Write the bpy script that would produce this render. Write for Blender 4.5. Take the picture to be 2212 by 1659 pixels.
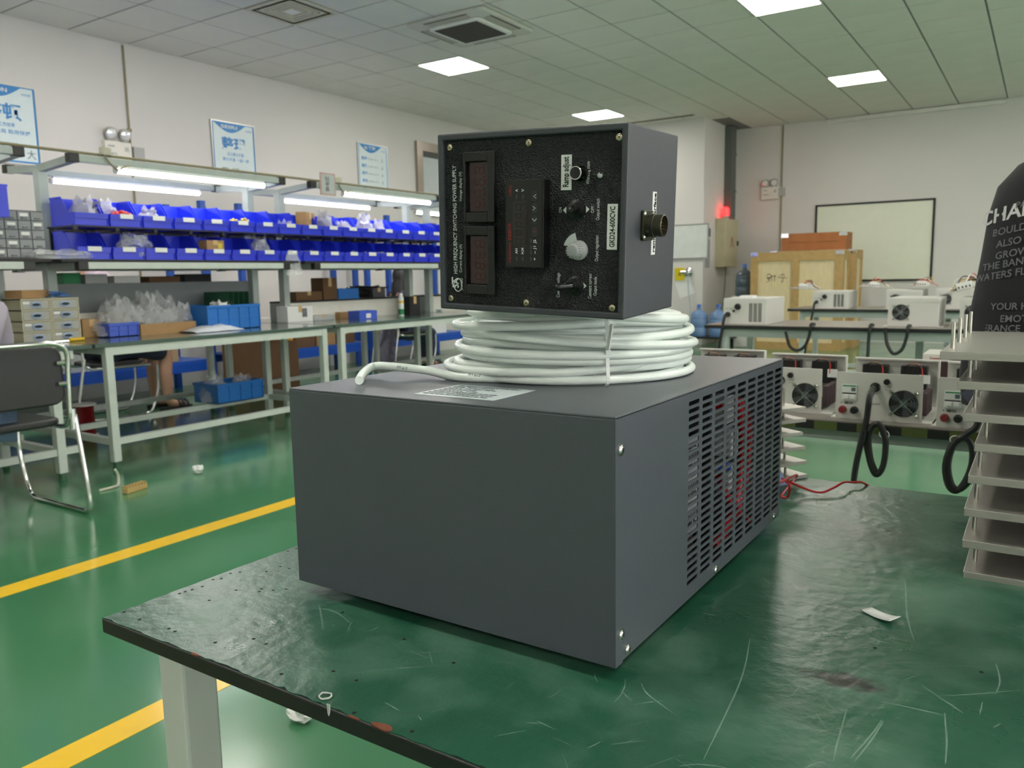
import bpy, math, random
from mathutils import Vector, Matrix, Euler
random.seed(7)
S = bpy.context.scene
COL = S.collection
for o in list(bpy.data.objects): bpy.data.objects.remove(o, do_unlink=True)
PI = math.pi
# ------------------------------------------------------------------ camera
H, FPX = 1.135, 1728.0
YAW, PIT, ROL = math.radians(33.597), math.radians(7.6418), math.radians(-1.0319)
fw = Vector((-math.sin(YAW)*math.cos(PIT), math.cos(YAW)*math.cos(PIT), -math.sin(PIT)))
r0 = Vector((math.cos(YAW), math.sin(YAW), 0)); u0 = r0.cross(fw)
RT = math.cos(ROL)*r0 + math.sin(ROL)*u0; UP = -math.sin(ROL)*r0 + math.cos(ROL)*u0
EYE = Vector((0, 0, H))
cd = bpy.data.cameras.new('camera'); cam = bpy.data.objects.new('camera', cd); COL.objects.link(cam)
cam.matrix_world = Matrix(((RT.x, UP.x, -fw.x, 0), (RT.y, UP.y, -fw.y, 0), (RT.z, UP.z, -fw.z, H), (0, 0, 0, 1)))
cd.sensor_width = 36; cd.lens = FPX/2212*36; cd.clip_start = .02; cd.clip_end = 100
cd.dof.use_dof = True; cd.dof.focus_distance = .86; cd.dof.aperture_fstop = 13
S.camera = cam
# ------------------------------------------------------------------ world, exposure
S.view_settings.view_transform = 'Standard'; S.view_settings.look = 'None'
S.view_settings.exposure = 1.03; S.view_settings.gamma = 1.0; S.view_settings.use_curve_mapping = False
w = bpy.data.worlds.new('world'); S.world = w; w.use_nodes = True
w.node_tree.nodes['Background'].inputs[0].default_value = (1, .985, .95, 1)
w.node_tree.nodes['Background'].inputs[1].default_value = 4.8
PANEL_E, TUBE_E = 18.0, 14.0

# pixel of the photograph -> point on a known plane
def ray(x, y): return RT*((x-1106)/FPX) - UP*((y-829.5)/FPX) + fw
def az(x, y, z): d = ray(x, y); return EYE + d*((z-H)/d.z)
def ax(x, y, X): d = ray(x, y); return EYE + d*(X/d.x)
def ay(x, y, Y): d = ray(x, y); return EYE + d*(Y/d.y)

# ------------------------------------------------------------------ materials
def lin(h):
    h = h.lstrip('#'); c = [int(h[i:i+2], 16)/255 for i in (0, 2, 4)]
    return [x/12.92 if x <= .04045 else ((x+.055)/1.055)**2.4 for x in c]
MATS = {}
def mat(name, hexc, rough=.5, metal=0, var=.06, scale=8, bump=0, bscale=60, coat=0, emit=0, alpha=1, trans=0, spec=.5, stretch=None):
    if name in MATS: return MATS[name]
    m = bpy.data.materials.new(name); m.use_nodes = True; MATS[name] = m
    n = m.node_tree.nodes; L = m.node_tree.links; b = n['Principled BSDF']
    c = lin(hexc)
    b.inputs['Roughness'].default_value = rough; b.inputs['Metallic'].default_value = metal
    b.inputs['Coat Weight'].default_value = coat; b.inputs['Coat Roughness'].default_value = .12
    b.inputs['Transmission Weight'].default_value = trans; b.inputs['Alpha'].default_value = alpha
    b.inputs['Specular IOR Level'].default_value = spec
    b.inputs['Base Color'].default_value = (*c, 1)
    if emit:
        b.inputs['Emission Color'].default_value = (*c, 1); b.inputs['Emission Strength'].default_value = emit
    tc = n.new('ShaderNodeTexCoord'); src = tc.outputs['Object']
    if stretch:
        mp = n.new('ShaderNodeMapping'); mp.inputs['Scale'].default_value = stretch; L.new(src, mp.inputs[0]); src = mp.outputs[0]
    if var:
        t = n.new('ShaderNodeTexNoise'); t.inputs['Scale'].default_value = scale; t.inputs['Detail'].default_value = 4
        L.new(src, t.inputs['Vector'])
        r = n.new('ShaderNodeMapRange'); r.inputs['To Min'].default_value = 1-var*2; r.inputs['To Max'].default_value = 1+var*2
        L.new(t.outputs['Fac'], r.inputs['Value'])
        mx = n.new('ShaderNodeVectorMath'); mx.operation = 'SCALE'; mx.inputs[0].default_value = c
        L.new(r.outputs[0], mx.inputs['Scale']); L.new(mx.outputs[0], b.inputs['Base Color'])
    if bump:
        t2 = n.new('ShaderNodeTexNoise'); t2.inputs['Scale'].default_value = bscale; t2.inputs['Detail'].default_value = 2
        L.new(src, t2.inputs['Vector'])
        bp = n.new('ShaderNodeBump'); bp.inputs['Strength'].default_value = bump; bp.inputs['Distance'].default_value = .01
        L.new(t2.outputs['Fac'], bp.inputs['Height']); L.new(bp.outputs[0], b.inputs['Normal'])
    return m
def nodes_of(m): return m.node_tree.nodes, m.node_tree.links, m.node_tree.nodes['Principled BSDF']

# ------------------------------------------------------------------ geometry helpers
class G:
    def __init__(s, M=None): s.v = []; s.f = []; s.M = M
    def add(s, vs, fs, M=None):
        k = len(s.v); vs = [Vector(p) for p in vs]
        if M is not None: vs = [M @ p for p in vs]
        if s.M is not None: vs = [s.M @ p for p in vs]
        s.v += vs; s.f += [tuple(i+k for i in f) for f in fs]; return s
    def box(s, x0, x1, y0, y1, z0, z1, M=None):
        return s.add([(x0,y0,z0),(x1,y0,z0),(x1,y1,z0),(x0,y1,z0),(x0,y0,z1),(x1,y0,z1),(x1,y1,z1),(x0,y1,z1)],
                     [(0,3,2,1),(4,5,6,7),(0,1,5,4),(1,2,6,5),(2,3,7,6),(3,0,4,7)], M)
    def bar(s, a, b, wx, wz=None):                                   # square bar from a to b
        a, b = Vector(a), Vector(b); wz = wz or wx; d = (b-a); l = d.length
        q = d.to_track_quat('Y', 'Z').to_matrix().to_4x4(); q.translation = a
        return s.box(-wx/2, wx/2, 0, l, -wz/2, wz/2, q)
    def cyl(s, a, b, r, r2=None, n=16, cap=True):
        a, b = Vector(a), Vector(b); r2 = r if r2 is None else r2
        q = (b-a).to_track_quat('Z', 'Y').to_matrix().to_4x4(); q.translation = a; l = (b-a).length
        vs = [(r*math.cos(2*PI*i/n), r*math.sin(2*PI*i/n), 0) for i in range(n)]+[(r2*math.cos(2*PI*i/n), r2*math.sin(2*PI*i/n), l) for i in range(n)]
        fs = [(i, (i+1) % n, n+(i+1) % n, n+i) for i in range(n)]
        if cap: fs += [tuple(range(n))[::-1], tuple(range(n, 2*n))]
        return s.add(vs, fs, q)
    def lathe(s, prof, n=20, M=None):
        vs = []; fs = []
        for r, z in prof: vs += [(r*math.cos(2*PI*i/n), r*math.sin(2*PI*i/n), z) for i in range(n)]
        for k in range(len(prof)-1):
            fs += [(k*n+i, k*n+(i+1) % n, (k+1)*n+(i+1) % n, (k+1)*n+i) for i in range(n)]
        fs += [tuple(range(n))[::-1], tuple(range((len(prof)-1)*n, len(prof)*n))]
        return s.add(vs, fs, M)
    def tube(s, pts, r, n=8, closed=False):
        pts = [Vector(p) for p in pts]; m = len(pts); vs = []; fs = []; up = None
        for i, p in enumerate(pts):
            a = pts[i-1] if (i or closed) else p; b = pts[(i+1) % m] if (i < m-1 or closed) else p
            t = (b-a).normalized()
            if up is None: up = t.orthogonal().normalized()
            up = (up - t*up.dot(t)).normalized(); sd = t.cross(up)
            rr = r[i] if isinstance(r, (list, tuple)) else r
            vs += [p + (up*math.cos(2*PI*k/n) + sd*math.sin(2*PI*k/n))*rr for k in range(n)]
        for i in range(m if closed else m-1):
            j = (i+1) % m
            fs += [(i*n+k, i*n+(k+1) % n, j*n+(k+1) % n, j*n+k) for k in range(n)]
        if not closed: fs += [tuple(range(n))[::-1], tuple(range((m-1)*n, m*n))]
        return s.add(vs, fs)
    def prism(s, poly, h, M=None, z0=0):                              # polygon in local xy, extruded along z
        n = len(poly); vs = [(x, y, z0) for x, y in poly]+[(x, y, z0+h) for x, y in poly]
        fs = [tuple(range(n))[::-1], tuple(range(n, 2*n))]+[(i, (i+1) % n, n+(i+1) % n, n+i) for i in range(n)]
        return s.add(vs, fs, M)
    def ball(s, c, r, n=12, m=8, sc=(1, 1, 1), M=None):
        prof = [(math.sin(PI*k/m), -math.cos(PI*k/m)) for k in range(m+1)]; prof[0] = (.02, -1); prof[-1] = (.02, 1)
        q = Matrix.Translation(c) @ Matrix.Diagonal((r*sc[0], r*sc[1], r*sc[2], 1))
        return s.lathe(prof, n, (M @ q) if M is not None else q)
    def obj(s, name, m, parent=None, smooth=False, bevel=0, seg=2):
        me = bpy.data.meshes.new(name); me.from_pydata([tuple(p) for p in s.v], [], s.f); me.update()
        if smooth:
            me.polygons.foreach_set('use_smooth', [True]*len(me.polygons)); me.set_sharp_from_angle(angle=math.radians(40))
        me.materials.append(m); o = bpy.data.objects.new(name, me); COL.objects.link(o)
        if parent is not None: o.parent = parent
        if bevel:
            b = o.modifiers.new('bevel', 'BEVEL'); b.width = bevel; b.segments = seg; b.limit_method = 'ANGLE'; b.angle_limit = math.radians(40)
        return o
def rotM(rx=0, ry=0, rz=0, t=(0, 0, 0)):
    q = Euler((rx, ry, rz)).to_matrix().to_4x4(); q.translation = t; return q
def tag(o, label, cat, group=None, kind=None):
    if label: o['label'] = label
    if cat: o['category'] = cat
    if group: o['group'] = group
    if kind: o['kind'] = kind
    return o
def T(name, label, cat, loc=(0, 0, 0), rz=0, group=None, rot=None):
    o = bpy.data.objects.new(name, None); COL.objects.link(o); o.location = loc; o.empty_display_size = .05
    o.rotation_euler = rot if rot else (0, 0, rz); return tag(o, label, cat, group)
def struct(o): o['kind'] = 'structure'; return o
def kids(o): return [c for c in bpy.data.objects if c.parent == o]
def dup(root, loc, rz, label, children, rot=None):
    r = root.copy(); COL.objects.link(r); r.location = loc; r.rotation_euler = rot if rot else (0, 0, rz); r['label'] = label
    for ch, sub in children:
        c = ch.copy(); COL.objects.link(c); c.parent = r
        for g in sub: d = g.copy(); COL.objects.link(d); d.parent = c
    return r
def tree(root): return [(c, list(c.children)) for c in root.children]
def rrect(w, h, r, n=4, cx=0, cy=0):
    P = []
    for sx, sy, a0 in ((1, 1, 0), (-1, 1, 90), (-1, -1, 180), (1, -1, 270)):
        for k in range(n+1):
            a = math.radians(a0+90*k/n); P.append((cx+sx*(w/2-r)+r*math.cos(a), cy+sy*(h/2-r)+r*math.sin(a)))
    return P
def text(s, size, m, parent, M, bold=0, align='LEFT', length=None, name='lettering', thick=.0003):
    c = bpy.data.curves.new('t', 'FONT'); c.body = s; c.size = size; c.offset = bold*size; c.align_x = align; c.extrude = thick/2; c.resolution_u = 3
    o = bpy.data.objects.new('t', c); me = bpy.data.meshes.new_from_object(o); bpy.data.objects.remove(o); bpy.data.curves.remove(c)
    if length:
        xs = [v.co.x for v in me.vertices]; k = length/max(1e-6, max(xs)-min(xs))
        for v in me.vertices: v.co.x *= k
    me.transform(M); me.materials.clear(); me.materials.append(m); me.name = name
    o = bpy.data.objects.new(name, me); COL.objects.link(o); o.parent = parent; return o
def frame(origin, xa, ya):                                            # matrix with given x and y axes
    xa = Vector(xa).normalized(); ya = Vector(ya).normalized(); za = xa.cross(ya)
    return Matrix(((xa.x, ya.x, za.x, origin[0]), (xa.y, ya.y, za.y, origin[1]), (xa.z, ya.z, za.z, origin[2]), (0, 0, 0, 1)))
def spline(P, k=8, closed=False):                                     # Catmull-Rom through points
    P = [Vector(p) for p in P]; n = len(P); out = []
    for i in range(n if closed else n-1):
        g = (lambda j: P[j % n]) if closed else (lambda j: P[max(0, min(n-1, j))])
        a, b, c, d = g(i-1), g(i), g(i+1), g(i+2)
        for q in range(k):
            t = q/k; out.append(.5*((2*b)+(c-a)*t+(2*a-5*b+4*c-d)*t*t+(3*b-a-3*c+d)*t**3))
    if not closed: out.append(P[-1])
    return out

# common materials
WHITE = mat('wall_paint', '#d1cecb', .75, var=.02, scale=1.5)
STEEL_W = mat('pale_grey_paint', '#c4ccc6', .42, var=.05, scale=12)
STEEL_B = mat('bench_blue_grey', '#aab4b0', .42, var=.05, scale=12)
BLACKP = mat('black_plastic', '#161719', .38, var=.03, bump=.1, bscale=300)
DARK = mat('dark_edge', '#141415', .5, var=.1)
CHROME = mat('chrome', '#d8d9d8', .12, 1, var=.02)
ALU = mat('brushed_aluminium', '#b9bab7', .3, 1, var=.08, scale=40, stretch=(1, 12, 12))
CARD = mat('cardboard', '#a8855c', .8, var=.08, scale=20)
GREYBOX = mat('light_grey_powdercoat', '#c9c7c2', .45, var=.02, bump=.05, bscale=400)
WPRINT = mat('white_print', '#d8dcdc', .5, var=0)
KPRINT = mat('black_print', '#151515', .6, var=0)
BAG = mat('clear_bag', '#e8eaee', .15, var=.05, alpha=.3, bump=.6, bscale=25)
PAPER = mat('white_paper', '#e6e7e6', .7, var=.02)
SKIN = mat('skin', '#c99c84', .5, var=.04)
RED = mat('red_cable', '#b3131c', .35, var=.03)
CABLE = mat('black_cable', '#1b1b1c', .45, var=.05)
GREEN = mat('green_print', '#2e8b57', .6)
BLUEBIN = mat('blue_bin', '#2438d8', .32, var=.04, scale=6)
BLUECR = mat('blue_crate', '#1b6fc4', .38, var=.05)

# ------------------------------------------------------------------ the room
XW, YB, XJ, YJ, ZC, XR, YR = -7.9, 13.85, -4.55, 12.39, 3.535, 6.0, -5.0
m = mat('green_epoxy', '#427d57', .16, var=.1, scale=.8, coat=.3)
n_, L_, b_ = nodes_of(m)
t1 = n_.new('ShaderNodeTexNoise'); t1.inputs['Scale'].default_value = 3; t1.inputs['Detail'].default_value = 8
tcx = n_.new('ShaderNodeTexCoord'); L_.new(tcx.outputs['Object'], t1.inputs['Vector'])
mr = n_.new('ShaderNodeMapRange'); mr.inputs['To Min'].default_value = .08; mr.inputs['To Max'].default_value = .3
L_.new(t1.outputs['Fac'], mr.inputs['Value']); L_.new(mr.outputs[0], b_.inputs['Roughness'])
t2 = n_.new('ShaderNodeTexNoise'); t2.inputs['Scale'].default_value = 1.2; t2.inputs['Detail'].default_value = 3
L_.new(tcx.outputs['Object'], t2.inputs['Vector'])
bp = n_.new('ShaderNodeBump'); bp.inputs['Strength'].default_value = .12; bp.inputs['Distance'].default_value = .03
L_.new(t2.outputs['Fac'], bp.inputs['Height']); L_.new(bp.outputs[0], b_.inputs['Normal'])
floor = struct(G().box(XW-.2, XR+.2, YR-.2, YB+.2, -.1, 0).obj('floor', m))
YEL = mat('yellow_floor_paint', '#f2c422', .3, var=.05, scale=10, coat=.2)
for nm, x0, x1 in (('trim_1', -3.24, -3.13), ('trim_2', -1.958, -1.862)):
    struct(G().box(x0, x1, YR, 9.0 if nm == 'trim_1' else 4.6, -.002, .0012).obj(nm, YEL))
struct(G().box(XW-.15, XW, YR, YB, 0, ZC+.3).obj('wall_left', WHITE))
struct(G().box(XJ, XR, YB, YB+.15, 0, ZC+.3).obj('wall_back', WHITE))
struct(G().box(XW, XJ, YJ, YB+.15, 0, ZC+.3).obj('wall_corner', WHITE))
g = G().box(XR, XR+.15, YR, YB, 0, .9).box(XR, XR+.15, YR, YB, 2.6, ZC+.3)
WINY = [(-3.6, -1.4), (.2, 2.4), (4.0, 6.2), (7.8, 10.0)]; yy = YR
for a, b in WINY+[(YB, YB)]: g.box(XR, XR+.15, yy, a, .9, 2.6); yy = b
struct(g.obj('wall_right', WHITE))
struct(G().box(XW-.15, XR+.15, YR-.15, YR, 0, ZC+.3).obj('wall_front', WHITE))
struct(G().box(-3.05, -.62, YB-.05, YB, ZC-.07, ZC-.012).obj('trim_3', mat('trim_white', '#dcdad4', .5)))
TILE = mat('ceiling_tile', '#dcdad4', .85, var=.03, scale=2, bump=.15, bscale=160)
ceil = struct(G().box(XW-.15, XR+.15, YR-.15, YB+.15, ZC+.007, ZC+.15).obj('ceiling', mat('ceiling_joint', '#7a7b7b', .8)))
GX, GY, PX_, PY_ = -7.31, 7.33, .61, .595
xs = [XW]+[GX+PX_*i for i in range(0, 22)]+[XR]
i0 = int(math.ceil((YR-GY)/PY_)); i1 = int(math.floor((YB-GY)/PY_))
ys = [YR]+[GY+PY_*i for i in range(i0, i1+1)]+[YB]
LIGHTS = {}
for ci in (2, 8, 14, 20):
    for rj in (-18, -12, -6, 0, 6): LIGHTS[(ci, rj)] = 1
skip = {(2, -4): 'vent'}
ACX, ACY = (-5.22, -4.33), (6.13, 7.03)
def project(p):
    d = p-EYE; z = d.dot(fw); return (1106+FPX*d.dot(RT)/z, 829.5-FPX*d.dot(UP)/z, z) if z > .1 else (-9999, 0, z)
tme = {}; rest = G(); cand = []
for i in range(len(xs)-1):
    for j in range(len(ys)-1):
        x0, x1, y0, y1 = xs[i], xs[i+1], ys[j], ys[j+1]
        ci = i-1; rj = i0+j-1
        if x1-x0 < .05 or y1-y0 < .05: continue
        if (ci, rj) in LIGHTS or (ci, rj) in skip: continue
        if x1 < XJ+.3 and y0 > YJ-.02: continue
        cx, cy = (x0+x1)/2, (y0+y1)/2
        q = project(Vector((cx, cy, ZC))); vis = -150 < q[0] < 2350 and -60 < q[1] < 400
        cand.append((0 if vis else 1, q[2], x0, x1, y0, y1))
cand.sort()
for k, (a, b, x0, x1, y0, y1) in enumerate(cand):
    gx, gy = round(x1-x0, 3), round(y1-y0, 3); g = .0095
    if a == 0 and k < 298:
        key = (gx, gy)
        if key not in tme:
            o = G().box(-gx/2+g, gx/2-g, -gy/2+g, gy/2-g, 0, .006).obj('ceiling_tile', TILE, ceil); tme[key] = o
        else: o = tme[key].copy(); COL.objects.link(o)
        o.location = ((x0+x1)/2, (y0+y1)/2, ZC+random.uniform(0, .002))
    else: rest.box(x0+g, x1-g, y0+g, y1-g, ZC, ZC+.006)
o = rest.obj('ceiling_tiles_beyond', TILE, ceil); o['kind'] = 'stuff'
# daylight windows in the wall to the right of the camera
PANE = mat('clear_pane', '#eef4f4', .05, var=0, alpha=.06)
for k, (a, b) in enumerate(WINY):
    wn = struct(G().box(XR+.06, XR+.066, a, b, .9, 2.6).obj(f'window_{k+2}', PANE)); g = G()
    for y0, y1, z0, z1 in ((a, b, .9, .96), (a, b, 2.54, 2.6), (a, a+.06, .96, 2.54), (b-.06, b, .96, 2.54), ((a+b)/2-.03, (a+b)/2+.03, .96, 2.54)): g.box(XR+.04, XR+.09, y0, y1, z0, z1)
    g.obj('window_frame', mat('white_frame', '#e4e4e0', .4), wn)
# light panels
GLOW = mat('light_panel_glow', '#fff9ef', .5, var=0, emit=PANEL_E)
FRM = mat('white_frame', '#e4e4e0', .4)
names = {(2, 0): 'bright square ceiling light panel just below the cassette air conditioner', (2, 6): 'bright square ceiling light panel right above the black control box',
 (8, 6): 'bright square ceiling light panel above the back wall with the white screen', (8, 0): 'bright square ceiling light panel cut by the top edge of the photo'}
for (ci, rj) in LIGHTS:
    x0, y0 = GX+PX_*ci, GY+PY_*rj
    lb = names.get((ci, rj), 'ceiling light panel out of view, '+{-18: 'last', -12: 'fourth', -6: 'third', 0: 'second', 6: 'first'}[rj]+' row from back, '+{2: 'first', 8: 'second', 14: 'third', 20: 'fourth'}[ci]+' from left')
    t = T('ceiling_light', lb, 'ceiling light', (x0+PX_/2, y0+PY_/2, ZC), group='ceiling light panels')
    a, b = PX_/2-.004, PY_/2-.004
    G().box(-a+.012, a-.012, -b+.012, b-.012, -.006, .012).obj('diffuser', GLOW, t)
    f = G()
    f.box(-a, a, -b, -b+.012, -.009, .014).box(-a, a, b-.012, b, -.009, .014).box(-a, -a+.012, -b+.012, b-.012, -.009, .014).box(a-.012, a, -b+.012, b-.012, -.009, .014)
    f.obj('frame', FRM, t)
# air diffuser (square vent)
x0, y0 = GX+PX_*2, GY+PY_*-4
t = T('ceiling_vent', 'square stepped white air diffuser in the ceiling', 'ceiling vent', (x0+PX_/2, y0+PY_/2, ZC))
VENT = mat('vent_cream', '#c9c4b4', .5); VDK = mat('vent_dark', '#4c4638', .7)
G().box(-.298, .298, -.29, .29, .006, .012).obj('backing', VDK, t)
for k in range(6):
    a, b = .298-.043*k, .298-.043*k-(.07 if k == 0 else .026); g = G()
    z0, z1 = -.008+.0*k, .004
    for sx0, sx1, sy0, sy1 in ((-a, a, -a, -b), (-a, a, b, a), (-a, -b, -b, b), (b, a, -b, b)): g.box(sx0, sx1, sy0*.975, sy1*.975, z0, z1)
    g.obj('louvre_ring', VENT, t)
G().box(-.055, .055, -.053, .053, -.01, .004).obj('centre_plate', FRM, t)
# cassette air conditioner
t = T('cassette_air_conditioner', 'white four-way cassette air conditioner with a dark square grille in the ceiling', 'air conditioner', (sum(ACX)/2, sum(ACY)/2, ZC))
ACW = mat('ac_white', '#c4c3bc', .45); w2 = .45
g = G()
for k in range(1): g.prism(rrect(.9, .9, .06), .03, z0=-.03)
g.obj('body', ACW, t, bevel=.006)
G().prism(rrect(.6, .6, .05), .022, z0=-.052).obj('grille_frame', FRM, t, bevel=.006)
G().box(-.25, .25, -.25, .25, -.056, -.05).obj('grille', mat('ac_grille', '#3b3734', .7, bump=.5, bscale=120), t)
for k in range(24):
    y = -.24+k*.021; o = G().box(-.25, .25, y-.003, y+.003, -.0585, -.055).obj('grille_slat', mat('ac_slat', '#5a5550', .6), t)
for a in range(4):
    M = rotM(rz=a*PI/2)
    G(M).box(-.24, .24, .33, .40, -.036, -.029).obj('louvre', mat('ac_louvre', '#a9a79e', .5), t, bevel=.004)
    G(M).box(-.25, .25, .40, .415, -.034, -.0295).obj('outlet_slot', VDK, t)
# linear diffuser in front of the corner wall
p = az(1400, 262, ZC); q = az(1480, 254, ZC)
t = T('linear_vent', 'narrow dark slot vent in the ceiling beside the corner wall', 'ceiling vent', (-5.2, YJ-.3, ZC))
G().box(-.6, .6, -.06, .06, -.006, .01).obj('frame', VENT, t)
for k in (-1, 0, 1): G().box(-.58, .58, k*.03-.008, k*.03+.008, -.009, .0).obj('slot', VDK, t)
# ------------------------------------------------------------------ foreground table
ZT = .73
TX0, TX1, TY0, TY1 = -.94, 1.35, .497, 1.607
TOPM = mat('green_table_laminate', '#23523f', .3, var=.1, scale=3)
n_, L_, b_ = nodes_of(TOPM)
tc = n_.new('ShaderNodeTexCoord')
def scr(rz, sc, seed, lo, wid):                                       # thin scratch lines: stretched noise, thresholded
    mp = n_.new('ShaderNodeMapping'); mp.inputs['Rotation'].default_value = (0, 0, rz); mp.inputs['Scale'].default_value = sc; mp.inputs['Location'].default_value = (seed, seed*1.7, 0)
    L_.new(tc.outputs['Object'], mp.inputs[0])
    t = n_.new('ShaderNodeTexNoise'); t.inputs['Scale'].default_value = 1; t.inputs['Detail'].default_value = 3; L_.new(mp.outputs[0], t.inputs['Vector'])
    a = n_.new('ShaderNodeMapRange'); a.inputs['From Min'].default_value = lo; a.inputs['From Max'].default_value = lo+wid; L_.new(t.outputs['Fac'], a.inputs['Value'])
    return a.outputs[0]
def mth(op, a, b):
    q = n_.new('ShaderNodeMath'); q.operation = op
    for i, v in enumerate((a, b)):
        if isinstance(v, (int, float)): q.inputs[i].default_value = v
        else: L_.new(v, q.inputs[i])
    return q.outputs[0]
big = n_.new('ShaderNodeTexNoise'); big.inputs['Scale'].default_value = 9; big.inputs['Detail'].default_value = 6; L_.new(tc.outputs['Object'], big.inputs['Vector'])
bm_ = n_.new('ShaderNodeMapRange'); bm_.inputs['From Min'].default_value = .46; bm_.inputs['From Max'].default_value = .66; L_.new(big.outputs['Fac'], bm_.inputs['Value'])
s1 = mth('MAXIMUM', scr(.5, (14, 420, 1), 3, .68, .04), scr(-.9, (10, 380, 1), 9, .69, .04))
s1 = mth('MAXIMUM', s1, scr(1.35, (12, 400, 1), 21, .69, .04)); s1 = mth('MAXIMUM', s1, scr(-.15, (22, 600, 1), 5, .70, .04))
s1 = mth('MULTIPLY', s1, .05)
haze = mth('MULTIPLY', bm_.outputs[0], .16)
fac = mth('ADD', s1, haze)
old = b_.inputs['Base Color'].links[0].from_socket
mix = n_.new('ShaderNodeMix'); mix.data_type = 'RGBA'; L_.new(fac, mix.inputs['Factor']); L_.new(old, mix.inputs['A']); mix.inputs['B'].default_value = (*lin('#8fb3a2'), 1)
# dark burn mark
cpos = az(1820, 1470, ZT)
mp = n_.new('ShaderNodeMapping'); mp.inputs['Location'].default_value = (-cpos.x*1, -cpos.y*1, 0)
mp.vector_type = 'POINT'; L_.new(tc.outputs['Object'], mp.inputs[0])
mp2 = n_.new('ShaderNodeMapping'); mp2.inputs['Rotation'].default_value = (0, 0, .35); mp2.inputs['Scale'].default_value = (24, 58, 0); L_.new(mp.outputs[0], mp2.inputs[0])
ln = n_.new('ShaderNodeVectorMath'); ln.operation = 'LENGTH'; L_.new(mp2.outputs[0], ln.inputs[0])
nz = n_.new('ShaderNodeTexNoise'); nz.inputs['Scale'].default_value = 90; nz.inputs['Detail'].default_value = 4; L_.new(tc.outputs['Object'], nz.inputs['Vector'])
bd = mth('SUBTRACT', mth('ADD', ln.outputs['Value'], mth('MULTIPLY', nz.outputs['Fac'], 1.5)), 1.05)
bmr = n_.new('ShaderNodeMapRange'); bmr.inputs['From Min'].default_value = .1; bmr.inputs['From Max'].default_value = .9; bmr.inputs['To Min'].default_value = .95; bmr.inputs['To Max'].default_value = 0
L_.new(bd, bmr.inputs['Value'])
mix2 = n_.new('ShaderNodeMix'); mix2.data_type = 'RGBA'; L_.new(bmr.outputs[0], mix2.inputs['Factor']); L_.new(mix.outputs['Result'], mix2.inputs['A']); mix2.inputs['B'].default_value = (*lin('#1a1212'), 1)
L_.new(mix2.outputs['Result'], b_.inputs['Base Color'])
rr = n_.new('ShaderNodeMapRange'); rr.inputs['To Min'].default_value = .2; rr.inputs['To Max'].default_value = .42; L_.new(big.outputs['Fac'], rr.inputs['Value']); L_.new(rr.outputs[0], b_.inputs['Roughness'])
dent = n_.new('ShaderNodeTexNoise'); dent.inputs['Scale'].default_value = 45; dent.inputs['Detail'].default_value = 5; L_.new(tc.outputs['Object'], dent.inputs['Vector'])
bp = n_.new('ShaderNodeBump'); bp.inputs['Strength'].default_value = .38; bp.inputs['Distance'].default_value = .004
L_.new(mth('ADD', dent.outputs['Fac'], mth('MULTIPLY', s1, .15)), bp.inputs['Height']); L_.new(bp.outputs[0], b_.inputs['Normal'])

tbl = T('workbench', 'scratched green-topped workbench with black edges in the foreground, carrying the grey power supply', 'table', (0, 0, 0))
G().box(TX0, TX1, TY0, TY1, ZT-.019, ZT-.0012).obj('board', DARK, tbl, bevel=.0015)
rg = random.Random(3); P = []
def edge(a, b, n, nrm):
    for k in range(n):
        t = k/n; j = abs(rg.gauss(0, .0012))+.0008+(.002 if rg.random() < .06 else 0)
        P.append((a[0]+(b[0]-a[0])*t+nrm[0]*j, a[1]+(b[1]-a[1])*t+nrm[1]*j))
edge((TX0, TY0), (TX1, TY0), 260, (0, 1)); edge((TX1, TY0), (TX1, TY1), 60, (-1, 0)); edge((TX1, TY1), (TX0, TY1), 160, (0, -1)); edge((TX0, TY1), (TX0, TY0), 130, (1, 0))
G().prism(P, .0014, z0=ZT-.0014).obj('laminate', TOPM, tbl)
# scratches: thin pale ribbons in the laminate
g = G(); r = random.Random(17)
def ribbon(P, w):
    k = len(g.v); n = len(P)
    for i, p in enumerate(P):
        d = (P[min(i+1, n-1)]-P[max(i-1, 0)]).normalized(); s = Vector((-d.y, d.x, 0))*w*(.35+.65*math.sin(PI*(i+.5)/n)); q = Vector((p.x, p.y, ZT+.00006)); g.v += [q+s, q-s]
    g.f += [(k+2*i, k+2*i+1, k+2*i+3, k+2*i+2) for i in range(n-1)]
for k in range(520):
    c = Vector((r.uniform(TX0+.02, .35), TY0+.02+1.07*r.random()**1.3, 0)); a = r.choice((1.1, 1.0, 1.25, .55, 2.3, 2.9))+r.gauss(0, .2); l = r.uniform(.008, .035)*(3 if r.random() < .1 else 1); cv = r.gauss(0, 4)
    P = [c+Vector((math.cos(a+cv*t*l), math.sin(a+cv*t*l), 0))*(l*t) for t in [i/6 for i in range(7)]]
    if all(TX0+.01 < p.x and TY0+.01 < p.y < TY1-.01 for p in P): ribbon(P, r.uniform(.0002, .0006))
for L_px in ([(1905, 1555), (1880, 1590), (1835, 1640)], [(1908, 1558), (1884, 1596), (1846, 1645)], [(1830, 1530), (1810, 1600), (1800, 1645)], [(2040, 1540), (2045, 1600), (2042, 1650)], [(1385, 1475), (1400, 1500), (1460, 1545)], [(1955, 1250), (1960, 1330), (1975, 1385)], [(1620, 1380), (1600, 1470), (1520, 1640)], [(1900, 1515), (1950, 1525), (2040, 1545)], [(690, 1310), (693, 1325), (698, 1360)], [(660, 1312), (720, 1320), (755, 1345)], [(1990, 1480), (2050, 1520), (2080, 1540)], [(2150, 1430), (2160, 1470), (2150, 1500)]):
    ribbon(spline([az(x, y, ZT) for x, y in L_px], 8), .0008)
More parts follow.
